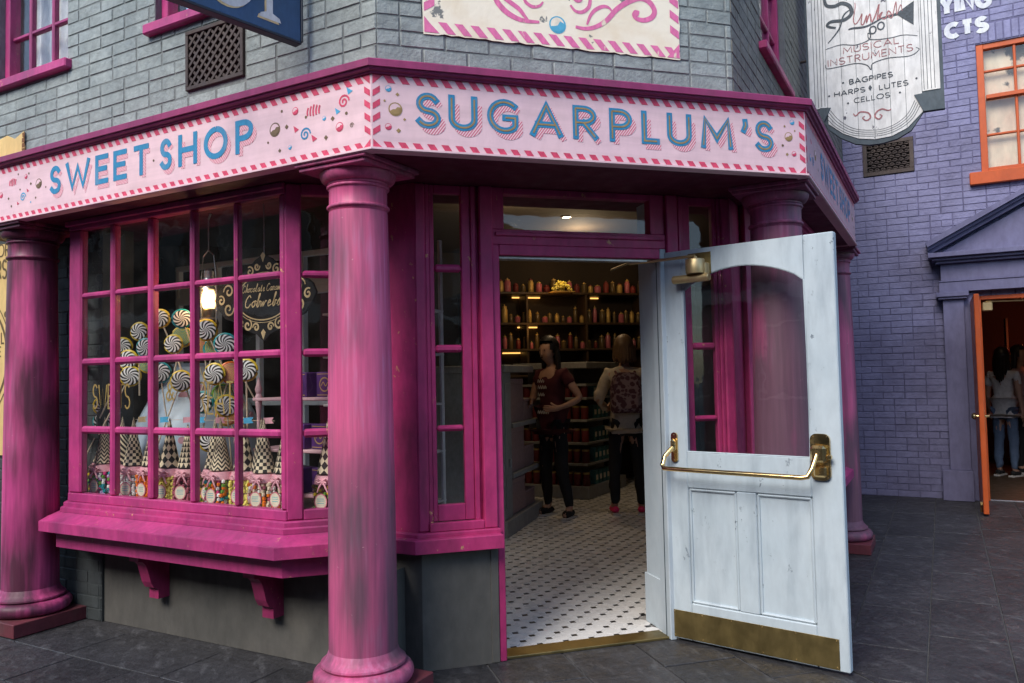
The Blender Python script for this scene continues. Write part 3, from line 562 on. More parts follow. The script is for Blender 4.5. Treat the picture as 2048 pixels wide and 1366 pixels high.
ornaments(bdL, [('ball', -.575, 2.655, .034, 0), ('candy', -.315, 2.705, .042, 1), ('swirl', -.155, 2.71, .032, 1), ('swirl', -.385, 2.60, .032, 4), ('ball', -.445, 2.72, .019, 1), ('ball', -.18, 2.60, .022, 1), ('ball', -.27, 2.655, .011, 2), ('ball', -.48, 2.555, .011, 2),
                ('tri', -.12, 2.755, .018, 2), ('tri', -.19, 2.675, .016, 2), ('tri', -.44, 2.635, .017, 1), ('tri', -.33, 2.575, .018, 1), ('dia', -.50, 2.655, .012, 0), ('dia', -.22, 2.645, .012, 0), ('dia', -.26, 2.565, .012, 0), ('dia', -.545, 2.55, .010, 0), ('dot', -.53, 2.735, .007, 0), ('dot', -.38, 2.68, .007, 0), ('dot', -.14, 2.655, .008, 0), ('swirl', -.11, 2.595, .012, 0), ('dot', -.62, 2.60, .006, 0),
                ('ball', -2.47, 2.66, .030, 0), ('candy', -2.72, 2.705, .038, 1), ('swirl', -2.63, 2.60, .028, 2), ('ball', -2.60, 2.72, .015, 1), ('ball', -2.86, 2.64, .018, 1), ('dia', -2.55, 2.67, .010, 0), ('dot', -2.57, 2.735, .007, 0), ('dot', -2.68, 2.745, .006, 0), ('dia', -2.78, 2.61, .009, 0), ('dot', -2.50, 2.58, .007, 0), ('tri', -2.58, 2.635, .012, 1), ('tri', -2.68, 2.57, .012, 1), ('dot', -2.75, 2.56, .007, 0), ('dot', -2.40, 2.63, .006, 0), ('dot', -2.66, 2.65, .006, 0), ('dot', -1.445, 2.64, .007, 0), ('dot', -2.55, 2.56, .006, 2)])
ornaments(bdR, [('ball', .35, 2.66, .03, 3), ('dia', .45, 2.6, .012, 0), ('tri', .2, 2.7, .018, 1), ('ball', .15, 2.6, .02, 2), ('ball', 2.4, 2.66, .03, 3), ('dia', 2.5, 2.6, .012, 0), ('swirl', .25, 2.6, .03, 4)])
# ---- columns
def column(fr, u, y, mat, label):
    c = part('column', shop, fr @ tr(u, y, 0), label)
    sh = [(.157 - .020 * (k / 24) ** 1.7, .235 + (2.25 - .235) * k / 24) for k in range(25)]
    b = B(); b.lathe(sh, 48); b.build('shaft', mat, c, smooth=True)
    tor = [(.19 + .040 * math.cos(R(-90 + 12 * k)), .124 + .041 * math.sin(R(-90 + 12 * k))) for k in range(16)]
    b = B(); b.lathe([(.10, .083)] + tor + [(.187, .166), (.193, .170), (.196, .176), (.194, .184), (.178, .197), (.166, .212), (.159, .232), (.155, .236)], 48); b.build('base', mat, c, smooth=True)
    b = B(); b.box(-.2296, .2296, -.2296, .2296, 0.001, .082, c=.004); b.build('plinth', 'plinth', c)
    ast = lambda r, z, q: [(r + q * math.cos(R(a)), z + q * math.sin(R(a))) for a in range(-90, 91, 30)]
    ov = [(.143 + .036 * math.sin(R(a)), 2.385 + .046 * (1 - math.cos(R(a)))) for a in range(0, 91, 10)]
    b = B(); b.lathe([(.13, 2.25)] + ast(.138, 2.272, .009) + [(.136, 2.285), (.136, 2.352)] + ast(.139, 2.366, .008) + [(.143, 2.378)] + ov + [(.176, 2.433), (.1, 2.433)], 48); b.build('capital', mat, c, smooth=True)
    b = B(); b.box(-.192, .192, -.192, .192, 2.4335, 2.452, c=.003); b.box(-.207, .207, -.207, .207, 2.4525, 2.4732, c=.003); b.build('abacus', mat, c)
column(FL, -.250, .207, 'column', 'weathered magenta column between the bay window and the door')
column(FL, -2.884, .207, 'column2', 'soot-darkened magenta column left of the bay window')
column(FR, .250, .207, 'column', 'magenta column behind the open white door')
column(FR, 2.81, .207, 'column', 'magenta column at the far end of the side street front')
# ---- bay windows
PT = [2.416, 2.1425, 2.0685, 1.805, 1.728, 1.454, 1.387, 1.114, 1.055, .785]; PT = [t + (.033 if k % 2 == 0 and k else 0) for k, t in enumerate(PT)]; PZ = [.8226, 1.181, 1.2245, 1.589, 1.630, 1.992, 2.028, 2.417]
def bay(fr, sg, label):
    """sg -1: left front, +1: side street front; t runs away from the corner column"""
    w = part('bay_window', shop, fr, label); X = lambda t: sg * t
    def bx(name, t0, t1, y0, y1, z0, z1, mat='pink', c=.004):
        a, b_ = sorted((X(t0), X(t1))); return box(name, mat, w, a, b_, y0, y1, z0, z1, c)
    F = .22; tl, tr_ = 2.53, .742
    bx('head_rail', tl, tr_, F, F + .06, 2.417, 2.473); bx('bottom_rail', tl, tr_, F, F + .06, .772, .8226)
    bx('head_moulding', tl + .01, tr_ - .01, F - .022, F - .0005, 2.440, 2.472)
    for a, c in ((tl, PT[0]), (PT[1], PT[2]), (PT[3], PT[4]), (PT[5], PT[6]), (PT[7], PT[8]), (PT[9], tr_)):
        bx('post', a, c, F + .004, F + .056, .8231, 2.4165, c=.010)
    for i in range(5):
        for j in (1, 3, 5): bx('glazing_bar', PT[2 * i], PT[2 * i + 1], F + .006, F + .042, PZ[j], PZ[j + 1], c=.012)
        for j in range(4):
            o = bx('pane', PT[2 * i], PT[2 * i + 1], F + .020, F + .023, PZ[2 * j], PZ[2 * j + 1], 'glass', 0)
    for s, t0 in ((1, tl), (-1, tr_)):          # canted sides, each one pane wide
        rot = R(45) * (1 if (s * sg) > 0 else -1); mt = tr(X(t0), F, 0, rot); dirs = 1 if s * sg > 0 else -1
        Ln = .283
        def cb(name, a, c, y0, y1, z0, z1, mat='pink', ch=.004):
            p, q = sorted((a * dirs, c * dirs)); return box(name, mat, w, p, q, y0, y1, z0, z1, ch, mt)
        cb('corner_post', .003, .085, .003, .06, .7725, 2.4725, ch=.008); cb('corner_post', Ln - .05, Ln + .02, .003, .06, .7725, 2.4725)
        cb('head_rail', .0855, Ln - .0505, .003, .06, 2.417, 2.4725); cb('bottom_rail', .0855, Ln - .0505, .003, .06, .7725, .8226)
        for j in (1, 3, 5): cb('glazing_bar', .0855, Ln - .0505, .006, .046, PZ[j], PZ[j + 1], ch=.012)
        for j in range(4): cb('pane', .0855, Ln - .0505, .03, .033, PZ[2 * j], PZ[2 * j + 1], 'glass', 0)
    def plan(d, ins=0.):      # outline set out d in front of the frame
        k = d * .414
        pl = [(tl + k - ins, F - d), (tr_ - k, F - d), (tr_ - k - .25, F - d + .25), (tr_ - k - .25, .52), (tl + k + .25, .52), (tl + k + .25, F - d + .25)]
        pl = [(X(t), y) for t, y in pl]; return pl if sg < 0 else pl
    for nm, d, z0, z1, mt in (('sill_moulding', .020, .744, .7718, 'pink'), ('sill_moulding', .036, .712, .7437, 'pink'), ('apron', .055, .508, .6138, 'pink')):
        b = B(); b.prism(plan(d), z0, z1, c=.006); b.build(nm, mt, w)
    b = B(); b.prism(plan(.14), .614, .678, c=.005); v = b.v; n = 6
    b2 = B(); b2.prism(plan(.14), .614, .680); vs = list(b2.v)
    top = [(x, y, .680) for x, y in plan(.14)] ; inn = [(x, y, .7118) for x, y in plan(.04)]
    b3 = B(); b3.prism(plan(.14), .614, .676, c=.005)
    for i in range(6): j = (i + 1) % 6; b3.quad([(top[i][0], top[i][1], .672), (top[j][0], top[j][1], .672), inn[j], inn[i]])
    b3.build('sill', 'pink', w)
    b = B(); pl = [(X(t), y) for t, y in ((2.66, .44), (.30, .44), (.30, .60), (2.66, .60))]; b.prism(pl, .001, .5079); b.build('stall_riser', 'render', w)
    for t in (1.93, 1.02):        # curved brackets under the apron
        br = [(.235, .5075), (.235, .462), (.262, .455), (.285, .432), (.300, .385), (.315, .330), (.335, .295), (.365, .282), (.365, .225), (.439, .225), (.439, .5075)]
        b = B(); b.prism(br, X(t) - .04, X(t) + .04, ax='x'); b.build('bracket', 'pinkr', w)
    b = B(); b.prism([(X(t), y) for t, y in ((tl - .02, F + .062), (tr_ + .02, F + .062), (.5, .55), (.5, .95), (2.75, .95), (2.75, .55))], .745, .785); b.build('display_deck', 'pinkwood', w)
    return w
bay(FL, -1, 'magenta bay window full of sweets left of the corner column'); bay(FR, 1, 'magenta bay window on the side street front behind the door')
# ---- entrance front
ent = part('entrance_front', shop, None, 'magenta timber front with sidelights and transom around the doorway')
SZ = [.820, 1.192, 1.2235, 1.599, 1.638, 2.017, 2.0567, 2.427]
def side(mx):
    X = (lambda x: x) if mx > 0 else (lambda x: 2.38 - x)
    def bx(name, a, c, y0, y1, z0, z1, mat='pinkr', ch=.004, par=ent):
        p, q = sorted((X(a), X(c))); return box(name, mat, par, p, q, y0, y1, z0, z1, ch)
    sw = part('sidelight', ent, None)
    y = .55
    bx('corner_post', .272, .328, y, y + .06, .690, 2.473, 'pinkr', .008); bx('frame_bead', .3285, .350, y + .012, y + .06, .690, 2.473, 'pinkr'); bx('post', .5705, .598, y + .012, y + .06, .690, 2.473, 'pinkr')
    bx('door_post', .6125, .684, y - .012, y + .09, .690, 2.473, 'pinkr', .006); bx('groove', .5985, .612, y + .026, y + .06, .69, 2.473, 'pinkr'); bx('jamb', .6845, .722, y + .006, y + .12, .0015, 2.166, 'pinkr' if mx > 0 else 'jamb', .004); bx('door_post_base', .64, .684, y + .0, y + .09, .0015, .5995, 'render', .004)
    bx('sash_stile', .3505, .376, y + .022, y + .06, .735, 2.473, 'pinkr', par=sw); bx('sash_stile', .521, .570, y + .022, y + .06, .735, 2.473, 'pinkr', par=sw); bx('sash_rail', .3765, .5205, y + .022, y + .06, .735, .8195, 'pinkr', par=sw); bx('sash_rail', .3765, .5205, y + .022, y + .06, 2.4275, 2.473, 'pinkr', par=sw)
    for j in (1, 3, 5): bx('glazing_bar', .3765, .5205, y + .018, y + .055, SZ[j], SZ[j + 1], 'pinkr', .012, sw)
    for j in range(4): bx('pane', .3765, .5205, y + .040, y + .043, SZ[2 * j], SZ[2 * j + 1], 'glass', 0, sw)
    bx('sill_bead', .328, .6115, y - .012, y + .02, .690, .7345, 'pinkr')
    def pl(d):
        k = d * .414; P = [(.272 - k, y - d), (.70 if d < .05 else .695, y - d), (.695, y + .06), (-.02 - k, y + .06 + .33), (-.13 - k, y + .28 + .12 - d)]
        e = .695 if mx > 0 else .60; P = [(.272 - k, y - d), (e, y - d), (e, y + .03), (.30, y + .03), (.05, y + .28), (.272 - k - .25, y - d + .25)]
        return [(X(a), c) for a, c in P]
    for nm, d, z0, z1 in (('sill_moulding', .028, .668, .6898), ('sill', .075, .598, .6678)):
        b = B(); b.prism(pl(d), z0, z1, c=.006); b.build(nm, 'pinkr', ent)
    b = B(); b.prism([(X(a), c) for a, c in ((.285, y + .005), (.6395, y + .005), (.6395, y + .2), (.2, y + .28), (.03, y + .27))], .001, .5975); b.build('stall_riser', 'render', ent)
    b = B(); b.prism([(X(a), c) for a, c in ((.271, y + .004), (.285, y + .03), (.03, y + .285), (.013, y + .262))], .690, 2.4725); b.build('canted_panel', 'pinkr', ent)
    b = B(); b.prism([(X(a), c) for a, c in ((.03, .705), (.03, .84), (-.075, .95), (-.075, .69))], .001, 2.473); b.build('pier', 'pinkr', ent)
    bx('reveal', .690, .7, y + .121, .885, .0055, 2.62, 'jamb')
    if mx < 0: bx('reveal_base', .7005, .712, y + .125, .89, .0125, .30, 'jamb')
side(1); side(-1)
y = .55
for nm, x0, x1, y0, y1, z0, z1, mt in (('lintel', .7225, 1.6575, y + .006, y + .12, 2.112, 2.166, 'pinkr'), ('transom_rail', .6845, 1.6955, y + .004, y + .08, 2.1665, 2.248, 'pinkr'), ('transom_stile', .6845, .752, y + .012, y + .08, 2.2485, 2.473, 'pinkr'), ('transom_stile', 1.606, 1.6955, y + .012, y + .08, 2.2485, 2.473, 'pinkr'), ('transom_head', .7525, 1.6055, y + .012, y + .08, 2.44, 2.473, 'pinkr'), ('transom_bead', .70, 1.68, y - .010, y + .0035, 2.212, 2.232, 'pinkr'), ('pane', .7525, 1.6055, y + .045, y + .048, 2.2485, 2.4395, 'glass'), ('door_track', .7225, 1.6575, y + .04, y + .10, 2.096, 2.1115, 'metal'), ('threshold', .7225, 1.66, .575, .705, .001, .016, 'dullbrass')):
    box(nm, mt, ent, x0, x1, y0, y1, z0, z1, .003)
# ---- the open white door
TH = .9644
door = part('door', shop, tr(1.6573, .5932, .015, -TH), 'distressed white door standing open with brass push bar')
DW, DH, DT = .966, 2.13, .045       # local x along the leaf, the seen face looks to -y
def dleaf():
    for nm, x0, x1, z0, z1 in (('stile', 0, .149, 0, DH), ('stile', .816, DW, 0, DH), ('rail', .1492, .8158, 0, .202), ('rail', .1492, .8158, .824, 1.020), ('mullion', .424, .531, .2025, .8235)):
        box(nm, 'white', door, x0, x1, 0, DT, z0, z1, .005)
    b = B(); P = arc(.4825, 1.03, 1.0, .985, 109.4, 70.6, 16); P = [(.1492 + (.8158 - .1492) * k / 16, 1.910 + .106 * math.sin(PI * k / 16) ** .75) for k in range(17)]
    for k in range(16): b.prism([P[k], P[k + 1], (P[k + 1][0], DH), (P[k][0], DH)], 0.0, DT, ax='y')
    b.build('arched_top_rail', 'white', door)
    b = B()
    Q = [(.150, 1.0205)] + [(.150, 1.905)] + [(p[0], p[1] - .001) for p in P[1:-1]] + [(.815, 1.905), (.815, 1.0205)]
    b.prism(Q[::-1], DT / 2 - .002, DT / 2 + .002, ax='y'); b.build('pane', 'doorglass', door)
    b = B(); b.tube([(p[0], .006, p[1]) for p in Q] + [(Q[0][0], .006, Q[0][1])], .006, 6); b.build('glazing_bead', 'white', door)
    for x0, x1 in ((.1495, .4235), (.5315, .8155)):
        box('panel', 'white', door, x0, x1, .014, .034, .2025, .8235, .002)
        b = B()
        for q in ([(x0 + .008, .211), (x1 - .008, .211)], [(x1 - .008, .211), (x1 - .008, .815)], [(x1 - .008, .815), (x0 + .008, .815)], [(x0 + .008, .815), (x0 + .008, .211)]): b.tube([(p[0], .011, p[1]) for p in q], .008, 6)
        b.build('panel_moulding', 'white', door)
    box('kick_plate', 'dullbrass', door, .037, .92, -.003, -.0002, .008, .155, .001)
    b = B()
    for x in (.048, .21, .375, .54, .71, .907):
        for z in (.018, .145): b.lathe([(.0001, .0025), (.003, .002), (.0042, 0)][::-1], 8, mt=M.Translation((x, -.003, z)) @ M.Rotation(R(90), 4, 'X'))
    b.build('screws', 'brass', door)
    pb = []; b = B()
    def rr(x0, x1, z0, z1, y0, y1, r=.03):
        q = [p for cx, cz, a in ((x1 - r, z1 - r, 0), (x0 + r, z1 - r, 90), (x0 + r, z0 + r, 180), (x1 - r, z0 + r, 270)) for p in arc(cx, cz, r, r, a, a + 90, 5)]
        b.prism(q, y1, y0, ax='y')
    rr(.820, .915, .912, 1.140, -.014, -.0004); b.build('latch_plate', 'brass', door)
    b = B(); b.box(.828, .905, -.055, -.0145, 1.0, 1.085, c=.014); b.box(.838, .9, -.038, -.0145, .93, .985, c=.012); b.box(.905, .928, -.045, -.02, 1.018, 1.04, 0, .004); b.build('latch_case', 'brass', door)
    b = B(); rr(.060, .098, .962, 1.125, -.012, -.0004, .018); b.box(.066, .094, -.042, -.0125, 1.02, 1.09, c=.012); b.build('hinge_plate', 'brass', door)
    b = B(); b.tube([(.08, -.03, 1.045), (.055, -.075, 1.0), (.05, -.098, .955), (.062, -.105, .937), (.10, -.106, .936), (.46, -.106, .934), (.80, -.106, .932), (.832, -.10, .936), (.848, -.085, .975), (.86, -.045, 1.04)], .0125, 12); b.build('push_bar', 'brass', door, smooth=True)
    b = B()
    for x, z in ((.835, 1.125), (.9, 1.125), (.835, .927), (.9, .927), (.079, 1.112), (.079, .975)): b.lathe([(.0045, 0), (.003, .002), (.0001, .0025)], 8, mt=M.Translation((x, -.0135, z)) @ M.Rotation(R(90), 4, 'X'))
    b.build('screws', 'brass', door)
    b = B(); b.box(.192, .327, -.006, -.0003, 1.985, 2.105, c=.002); b.build('closer_plate', 'dullbrass', door)
    b = B(); b.lathe([(.05, 1.985), (.052, 2.0), (.052, 2.058), (.048, 2.064), (.012, 2.066), (.012, 2.078)], 24, .262, -.06); b.tube([(.125, -.055, 1.962), (.13, -.055, 1.962), (.335, -.055, 1.962), (.34, -.055, 1.962)], [.019, .023, .023, .019], 16); b.box(.212, .322, -.06, -.0065, 1.95, 2.045, c=.006); b.build('closer_body', 'satin', door, smooth=True)
    b = B(); b.tube([(.262, -.06, 2.082), (-.02, -.045, 2.083), (-.14, -.06, 2.084)], .0085, 8); b.tube([(-.14, -.06, 2.078), (-.14, -.06, 2.095)], .010, 8); b.tube([(-.14, -.06, 2.089), (-.36, .10, 2.086)], .007, 8); b.build('closer_arm', 'satin', door)
    box('hinge_gap_shade', 'slate', door, -.012, -.001, .004, DT, .0, DH, .002)  # dark strip standing in for the shaded gap along the hinge edge
dleaf()
# ---- upper windows, vents, painted poster on the shop
def upper_window(owner, fr, u0, u1, z0, z1, vbars, hbars, mat, sill, back, label, depth=.10, stile=.055):
    w = part('upper_window', owner, fr, label); bx = lambda n, m, *a, c=.004: box(n, m, w, *a, c)
    for a, c in ((u0, u0 + stile), (u1 - stile, u1)): bx('frame_stile', mat, a, c, depth - .055, depth + .02, z0, z1)
    bx('frame_rail', mat, u0 + stile + .0005, u1 - stile - .0005, depth - .05, depth + .02, z1 - .06, z1); bx('frame_rail', mat, u0 + stile + .0005, u1 - stile - .0005, depth - .05, depth + .02, z0, z0 + .05)
    a0, a1 = u0 + stile + .0005, u1 - stile - .0005; c0, c1 = z0 + .0505, z1 - .0605
    vs = sorted(vbars); ed = [a0] + [q for v in vs for q in (v - .014, v + .014)] + [a1]; hs = sorted(hbars); hd = [c0] + [q for v in hs for q in (v - .013, v + .013)] + [c1]
    for v in vs: bx('glazing_bar', mat, v - .0138, v + .0138, depth - .035, depth + .005, c0, c1, c=.006)
    for h in hs:
        for i in range(0, len(ed), 2): bx('glazing_bar', mat, ed[i], ed[i + 1], depth - .033, depth + .003, h - .0128, h + .0128, c=.006)
    for i in range(0, len(ed), 2):
        for j in range(0, len(hd), 2): bx('pane', 'glass', ed[i], ed[i + 1], depth - .012, depth - .009, hd[j], hd[j + 1], c=0)
    bx('sill', mat, sill[0], sill[1], sill[4], depth + .02, sill[3], sill[2], c=.008)
    if back == 'curtain':
        b = B(); n = 60
        for s, e in ((u0 + .06, u0 + (u1 - u0) * .30), (u0 + (u1 - u0) * .42, u1 - .06)):
            for k in range(n):
                p, q = s + (e - s) * k / n, s + (e - s) * (k + 1) / n; f = lambda t: depth + .09 + .022 * math.sin(t * 110) + .01 * math.sin(t * 47)
                b.quad([(p, f(p), z0), (q, f(q), z0), (q, f(q), z1), (p, f(p), z1)])
        b.build('curtain', 'curtain', w, smooth=True)
    else: bx('blind', back, u0 + .02, u1 - .02, depth + .05, depth + .055, z0, z1, c=0)
    bx('dark_room', 'black', u0 - .05, u1 + .05, depth + .30, depth + .32, z0 - .05, z1 + .05, c=0)
    return w
fw = FL @ tr(0, .2715, 0)
upper_window(shop, fw, -3.42, -2.64, 3.53, 4.9, [-2.905, -3.16], [3.85, 4.2, 4.55], 'pink', (-3.5, -2.595, 3.53, 3.468, -.045), 'curtain', 'magenta sash window with white curtains at the upper left')
upper_window(shop, fw, -1.80, -.95, 3.556, 4.9, [-1.5, -1.22], [3.9, 4.25], 'pink', (-1.854, -.90, 3.556, 3.494, -.045), 'curtain', 'magenta window sill behind the navy hanging sign')
upper_window(shop, FR @ tr(0, .374, 0), .93, 1.9, 3.59, 4.9, [1.2, 1.6], [3.95, 4.3], 'pinkr', (.865, 1.965, 3.59, 3.535, -.05), 'curtain', 'magenta window on the side street wall')
upper_window(shop, FR @ tr(0, .374, 0), 3.1, 4.1, 3.59, 4.9, [3.4, 3.8], [3.95, 4.3], 'pinkr', (3.05, 4.15, 3.59, 3.535, -.05), 'curtain', 'second magenta window on the side street wall, behind the white hanging sign')
def lattice_vent(owner, fr, u0, u1, z0, z1, label):
    v = part('air_vent', owner, fr, label); f = .022
    for a in ((u0, u1, z0, z0 + f), (u0, u1, z1 - f, z1), (u0, u0 + f, z0 + f, z1 - f), (u1 - f, u1, z0 + f, z1 - f)): box('frame', 'iron', v, a[0], a[1], -.014, .03, a[2], a[3], .002)
    box('backing', 'black', v, u0, u1, .032, .05, z0, z1, 0)
    b = B(); x0, x1, c0, c1 = u0 + f, u1 - f, z0 + f, z1 - f; p = .058; n = int((x1 - x0 + c1 - c0) / p) + 1
    for k in range(1, n + 1):
        for s in (0, 1):
            d = k * p; ax, az = (min(d, x1 - x0), max(0, d - (x1 - x0))); bx_, bz = (max(0, d - (c1 - c0)), min(d, c1 - c0))
            if ax - bx_ < .01: continue
            q = [(x0 + ax, c0 + az), (x0 + bx_, c0 + bz)] if s else [(x1 - ax, c0 + az), (x1 - bx_, c0 + bz)]
            d_ = (V(q[1]) - V(q[0])).normalized() * .0; nn = V((-(q[1][1] - q[0][1]), q[1][0] - q[0][0])).normalized() * .0075
            P = [(q[0][0] + nn.x, q[0][1] + nn.y), (q[1][0] + nn.x, q[1][1] + nn.y), (q[1][0] - nn.x, q[1][1] - nn.y), (q[0][0] - nn.x, q[0][1] - nn.y)]
            b.prism(P, -.008 + .003 * s, .012 + .003 * s, ax='y')
    b.build('lattice', 'iron', v)
lattice_vent(shop, fw, -1.522, -1.068, 3.107, 3.445, 'brown cast iron lattice vent under the second sill')
def cr(pts, n=6):
    P = [V(p) for p in pts]; out = []
    for i in range(len(P) - 1):
        a, b_, c, d = P[max(i - 1, 0)], P[i], P[i + 1], P[min(i + 2, len(P) - 1)]
        for k in range(n):
            t = k / n; out.append(tuple(.5 * (2 * b_ + (c - a) * t + (2 * a - 5 * b_ + 4 * c - d) * t * t + (3 * b_ - a - 3 * c + d) * t ** 3)))
    return out + [tuple(P[-1])]
def taper(pts, w, e=.25): n = len(pts); return [w * (e + (1 - e) * math.sin(PI * (.12 + .8 * i / (n - 1)))) for i in range(n)]
def poster():
    p = part('painted_poster', shop, tr(0, .32, 0), 'cream painted panel with pink scrolls and striped edge above the entrance')
    rg = lambda: rnd.uniform(-.006, .004)
    x0, x1, z0, z1 = .293, 1.690, 3.155, 5.0
    pts = [(x0 + (x1 - x0) * k / 40, z0 + rg()) for k in range(41)] + [(x1 + rg(), z0 + (z1 - z0) * k / 40) for k in range(1, 41)] + [(x0 + rg(), z1 - (z1 - z0) * k / 40) for k in range(40)]
    b = B(); b.prism(pts, -.0045, -.0070, ax='y'); b.build('painted_ground', 'poster', p)
    b = B(); y = -.0082; u = x0 + .075
    while u < x1 - .08: b.poly([(u + .045, z0 + .006), (u + .088, z0 + .006), (u + .040, z0 + .062), (u - .003, z0 + .062)][::1], y); u += .082
    for x, s in ((x0 + .004, 1), (x1 - .004, -1)):
        z = z0 + .11
        while z < z1: q = [(x, z), (x + s * .052, z + .032), (x + s * .052, z + .075), (x, z + .043)]; b.poly(q if s > 0 else q[::-1], y); z += .084
        q = [(x, z0 + .006), (x + s * .075, z0 + .006), (x + s * .03, z0 + .05), (x, z0 + .085)]; b.poly(q if s > 0 else q[::-1], y - .0006)
    b.build('striped_edge', 'posterpink', p)
    b = B()
    for l, w in (([(.640, 3.43), (.658, 3.379), (.680, 3.342), (.727, 3.301), (.799, 3.274), (.892, 3.274)], .030), ([(.66, 3.43), (.701, 3.384), (.737, 3.361), (.784, 3.331), (.815, 3.295), (.839, 3.268)], .024), ([(.80, 3.43), (.813, 3.389), (.825, 3.367), (.857, 3.351), (.894, 3.359), (.915, 3.382)], .018), ([(1.064, 3.383), (1.092, 3.354), (1.130, 3.354), (1.165, 3.382), (1.175, 3.424), (1.171, 3.448), (1.15, 3.49)], .02),
                 ([(1.090, 3.271), (1.145, 3.267), (1.205, 3.284), (1.266, 3.325), (1.328, 3.393), (1.399, 3.442), (1.462, 3.466), (1.514, 3.452), (1.544, 3.409), (1.529, 3.371), (1.484, 3.349), (1.440, 3.352), (1.422, 3.371), (1.433, 3.389), (1.455, 3.389)], .030), ([(1.154, 3.289), (1.172, 3.335), (1.199, 3.370), (1.242, 3.395), (1.276, 3.395), (1.297, 3.377)], .020)):
        q = cr(l); b = B(); b.ribbon(q, taper(q, w), y - .0003 * rnd.random()); b.build('scroll', 'posterpink', p)
    for d in ((1.435, 3.381, .018), (1.105, 3.43, .03)): b = B(); b.disc(*d, y - .0006); b.build('scroll_end', 'posterpink', p)
    b = B(); b.disc(.991, 3.270, .046, y, 0, 24); b.disc(.990, 3.272, .037, y - .0004, 1, 24); b.poly(arc(.991, 3.270, .037, .037, 195, 375, 12) + [(1.005, 3.290), (.992, 3.268), (.975, 3.262)], y - .0008, 0); b.build('bubble', ['posterblue', 'posterwhite'], p)
poster()
def yellow_sign():
    p = part('painted_advert', shop, FL @ tr(0, .2715, 0), 'peeling yellow painted advert at the left edge')
    pts = [(-4.9, 2.86), (-3.088, 2.86)] + [(-3.085 + rnd.uniform(-.012, .008), 2.86 + .288 * k / 8) for k in range(1, 9)] + [(-3.10 - .09 * k, 3.148 + rnd.uniform(-.022, .012) - (.03 if k % 3 == 1 else 0)) for k in range(1, 20)]
    b = B(); b.prism(pts, -.004, -.012, ax='y'); b.build('painted_ground', 'yellow', p)
    b = B()
    for i in range(8): z = 2.87 + .034 * i; b.poly([(-3.10 + rnd.uniform(-.012, 0), z), (-3.078, z), (-3.078, z + .03), (-3.10 + rnd.uniform(-.012, 0), z + .03)], -.0125)
    b.build('peeled_edge', 'rust', p)
    g = part('painted_advert', shop, FL @ tr(0, .42, 0), 'yellow painted advert with brown lettering behind the left column')
    box('painted_ground', 'yellow', g, -4.9, -3.04, -.012, -.004, 1.0, 2.47, 0)
    b = B(); y = -.014
    write(b, 'OR', -3.515 - textw('OR', .085), 2.385, .085, .010, y); write(b, 'RS', -3.545 - textw('RS', .125, .7), 2.23, .125, .016, y, sx=.7); write(b, 'L', -3.60, 1.775, .075, .011, y); write(b, 'E', -3.635, 1.685, .065, .010, y)
    b.ribbon(arc(-3.93, 1.68, .40, .40, -80, 80, 24), .020, y); b.ribbon(arc(-3.93, 1.68, .44, .46, -80, 80, 24), .009, y); b.disc(-3.545, 1.975, .022, y - .001)
    b.build('lettering', 'brownink', g)
yellow_sign()
# ================================================================ hanging signs
def navy_sign():
    P, Q = V((-.292, .575, 0)), V((-.831, .215, 0)); d = (Q - P).normalized(); L = .95
    # local x runs from the outer end to the wall so that the seen face reads left to right
    s = thing('hanging_sign', 'navy blue hanging sign with cream lettering projecting from the upper left wall', 'sign', tr(P.x + d.x * L, P.y + d.y * L, 3.14, math.atan2(-d.y, -d.x)))
    box('sign_board', 'navy', s, 0, L, -.02, .02, .014, 1.1, .003); box('edge_strip', 'navyedge', s, -.002, L + .002, -.026, .026, 0, .0135, .003); box('edge_strip', 'navyedge', s, L + .0005, L + .012, -.026, .026, .014, 1.1, .003)
    b = B(); y = -.0215
    for k, (dx, m) in enumerate(((.010, 1), (0, 0))):
        yy = y - .0006 * k
        b.poly([(.755 - dx, .095 - dx * .4), (.79 - dx, .095 - dx * .4), (.79 - dx, .45), (.755 - dx, .45)], yy, m)
        b.poly([(.715 - dx, .068 - dx), (.835 - dx, .068 - dx), (.827 - dx, .088 - dx), (.79 - dx, .102 - dx), (.755 - dx, .102 - dx), (.723 - dx, .088 - dx)], yy - .0002, m)
        q = arc(.56 - dx, .29 - dx, .14, .20, 195, 345, 16); b.ribbon(q, taper(q, .055, .4), yy, m)
    b.build('lettering', ['whitel', 'cream'], s)
    b = B(); b.tube([(L + .01, 0, .9), (L + .11, 0, .9)], .015); b.build('wall_bracket', 'navyedge', s)
navy_sign()
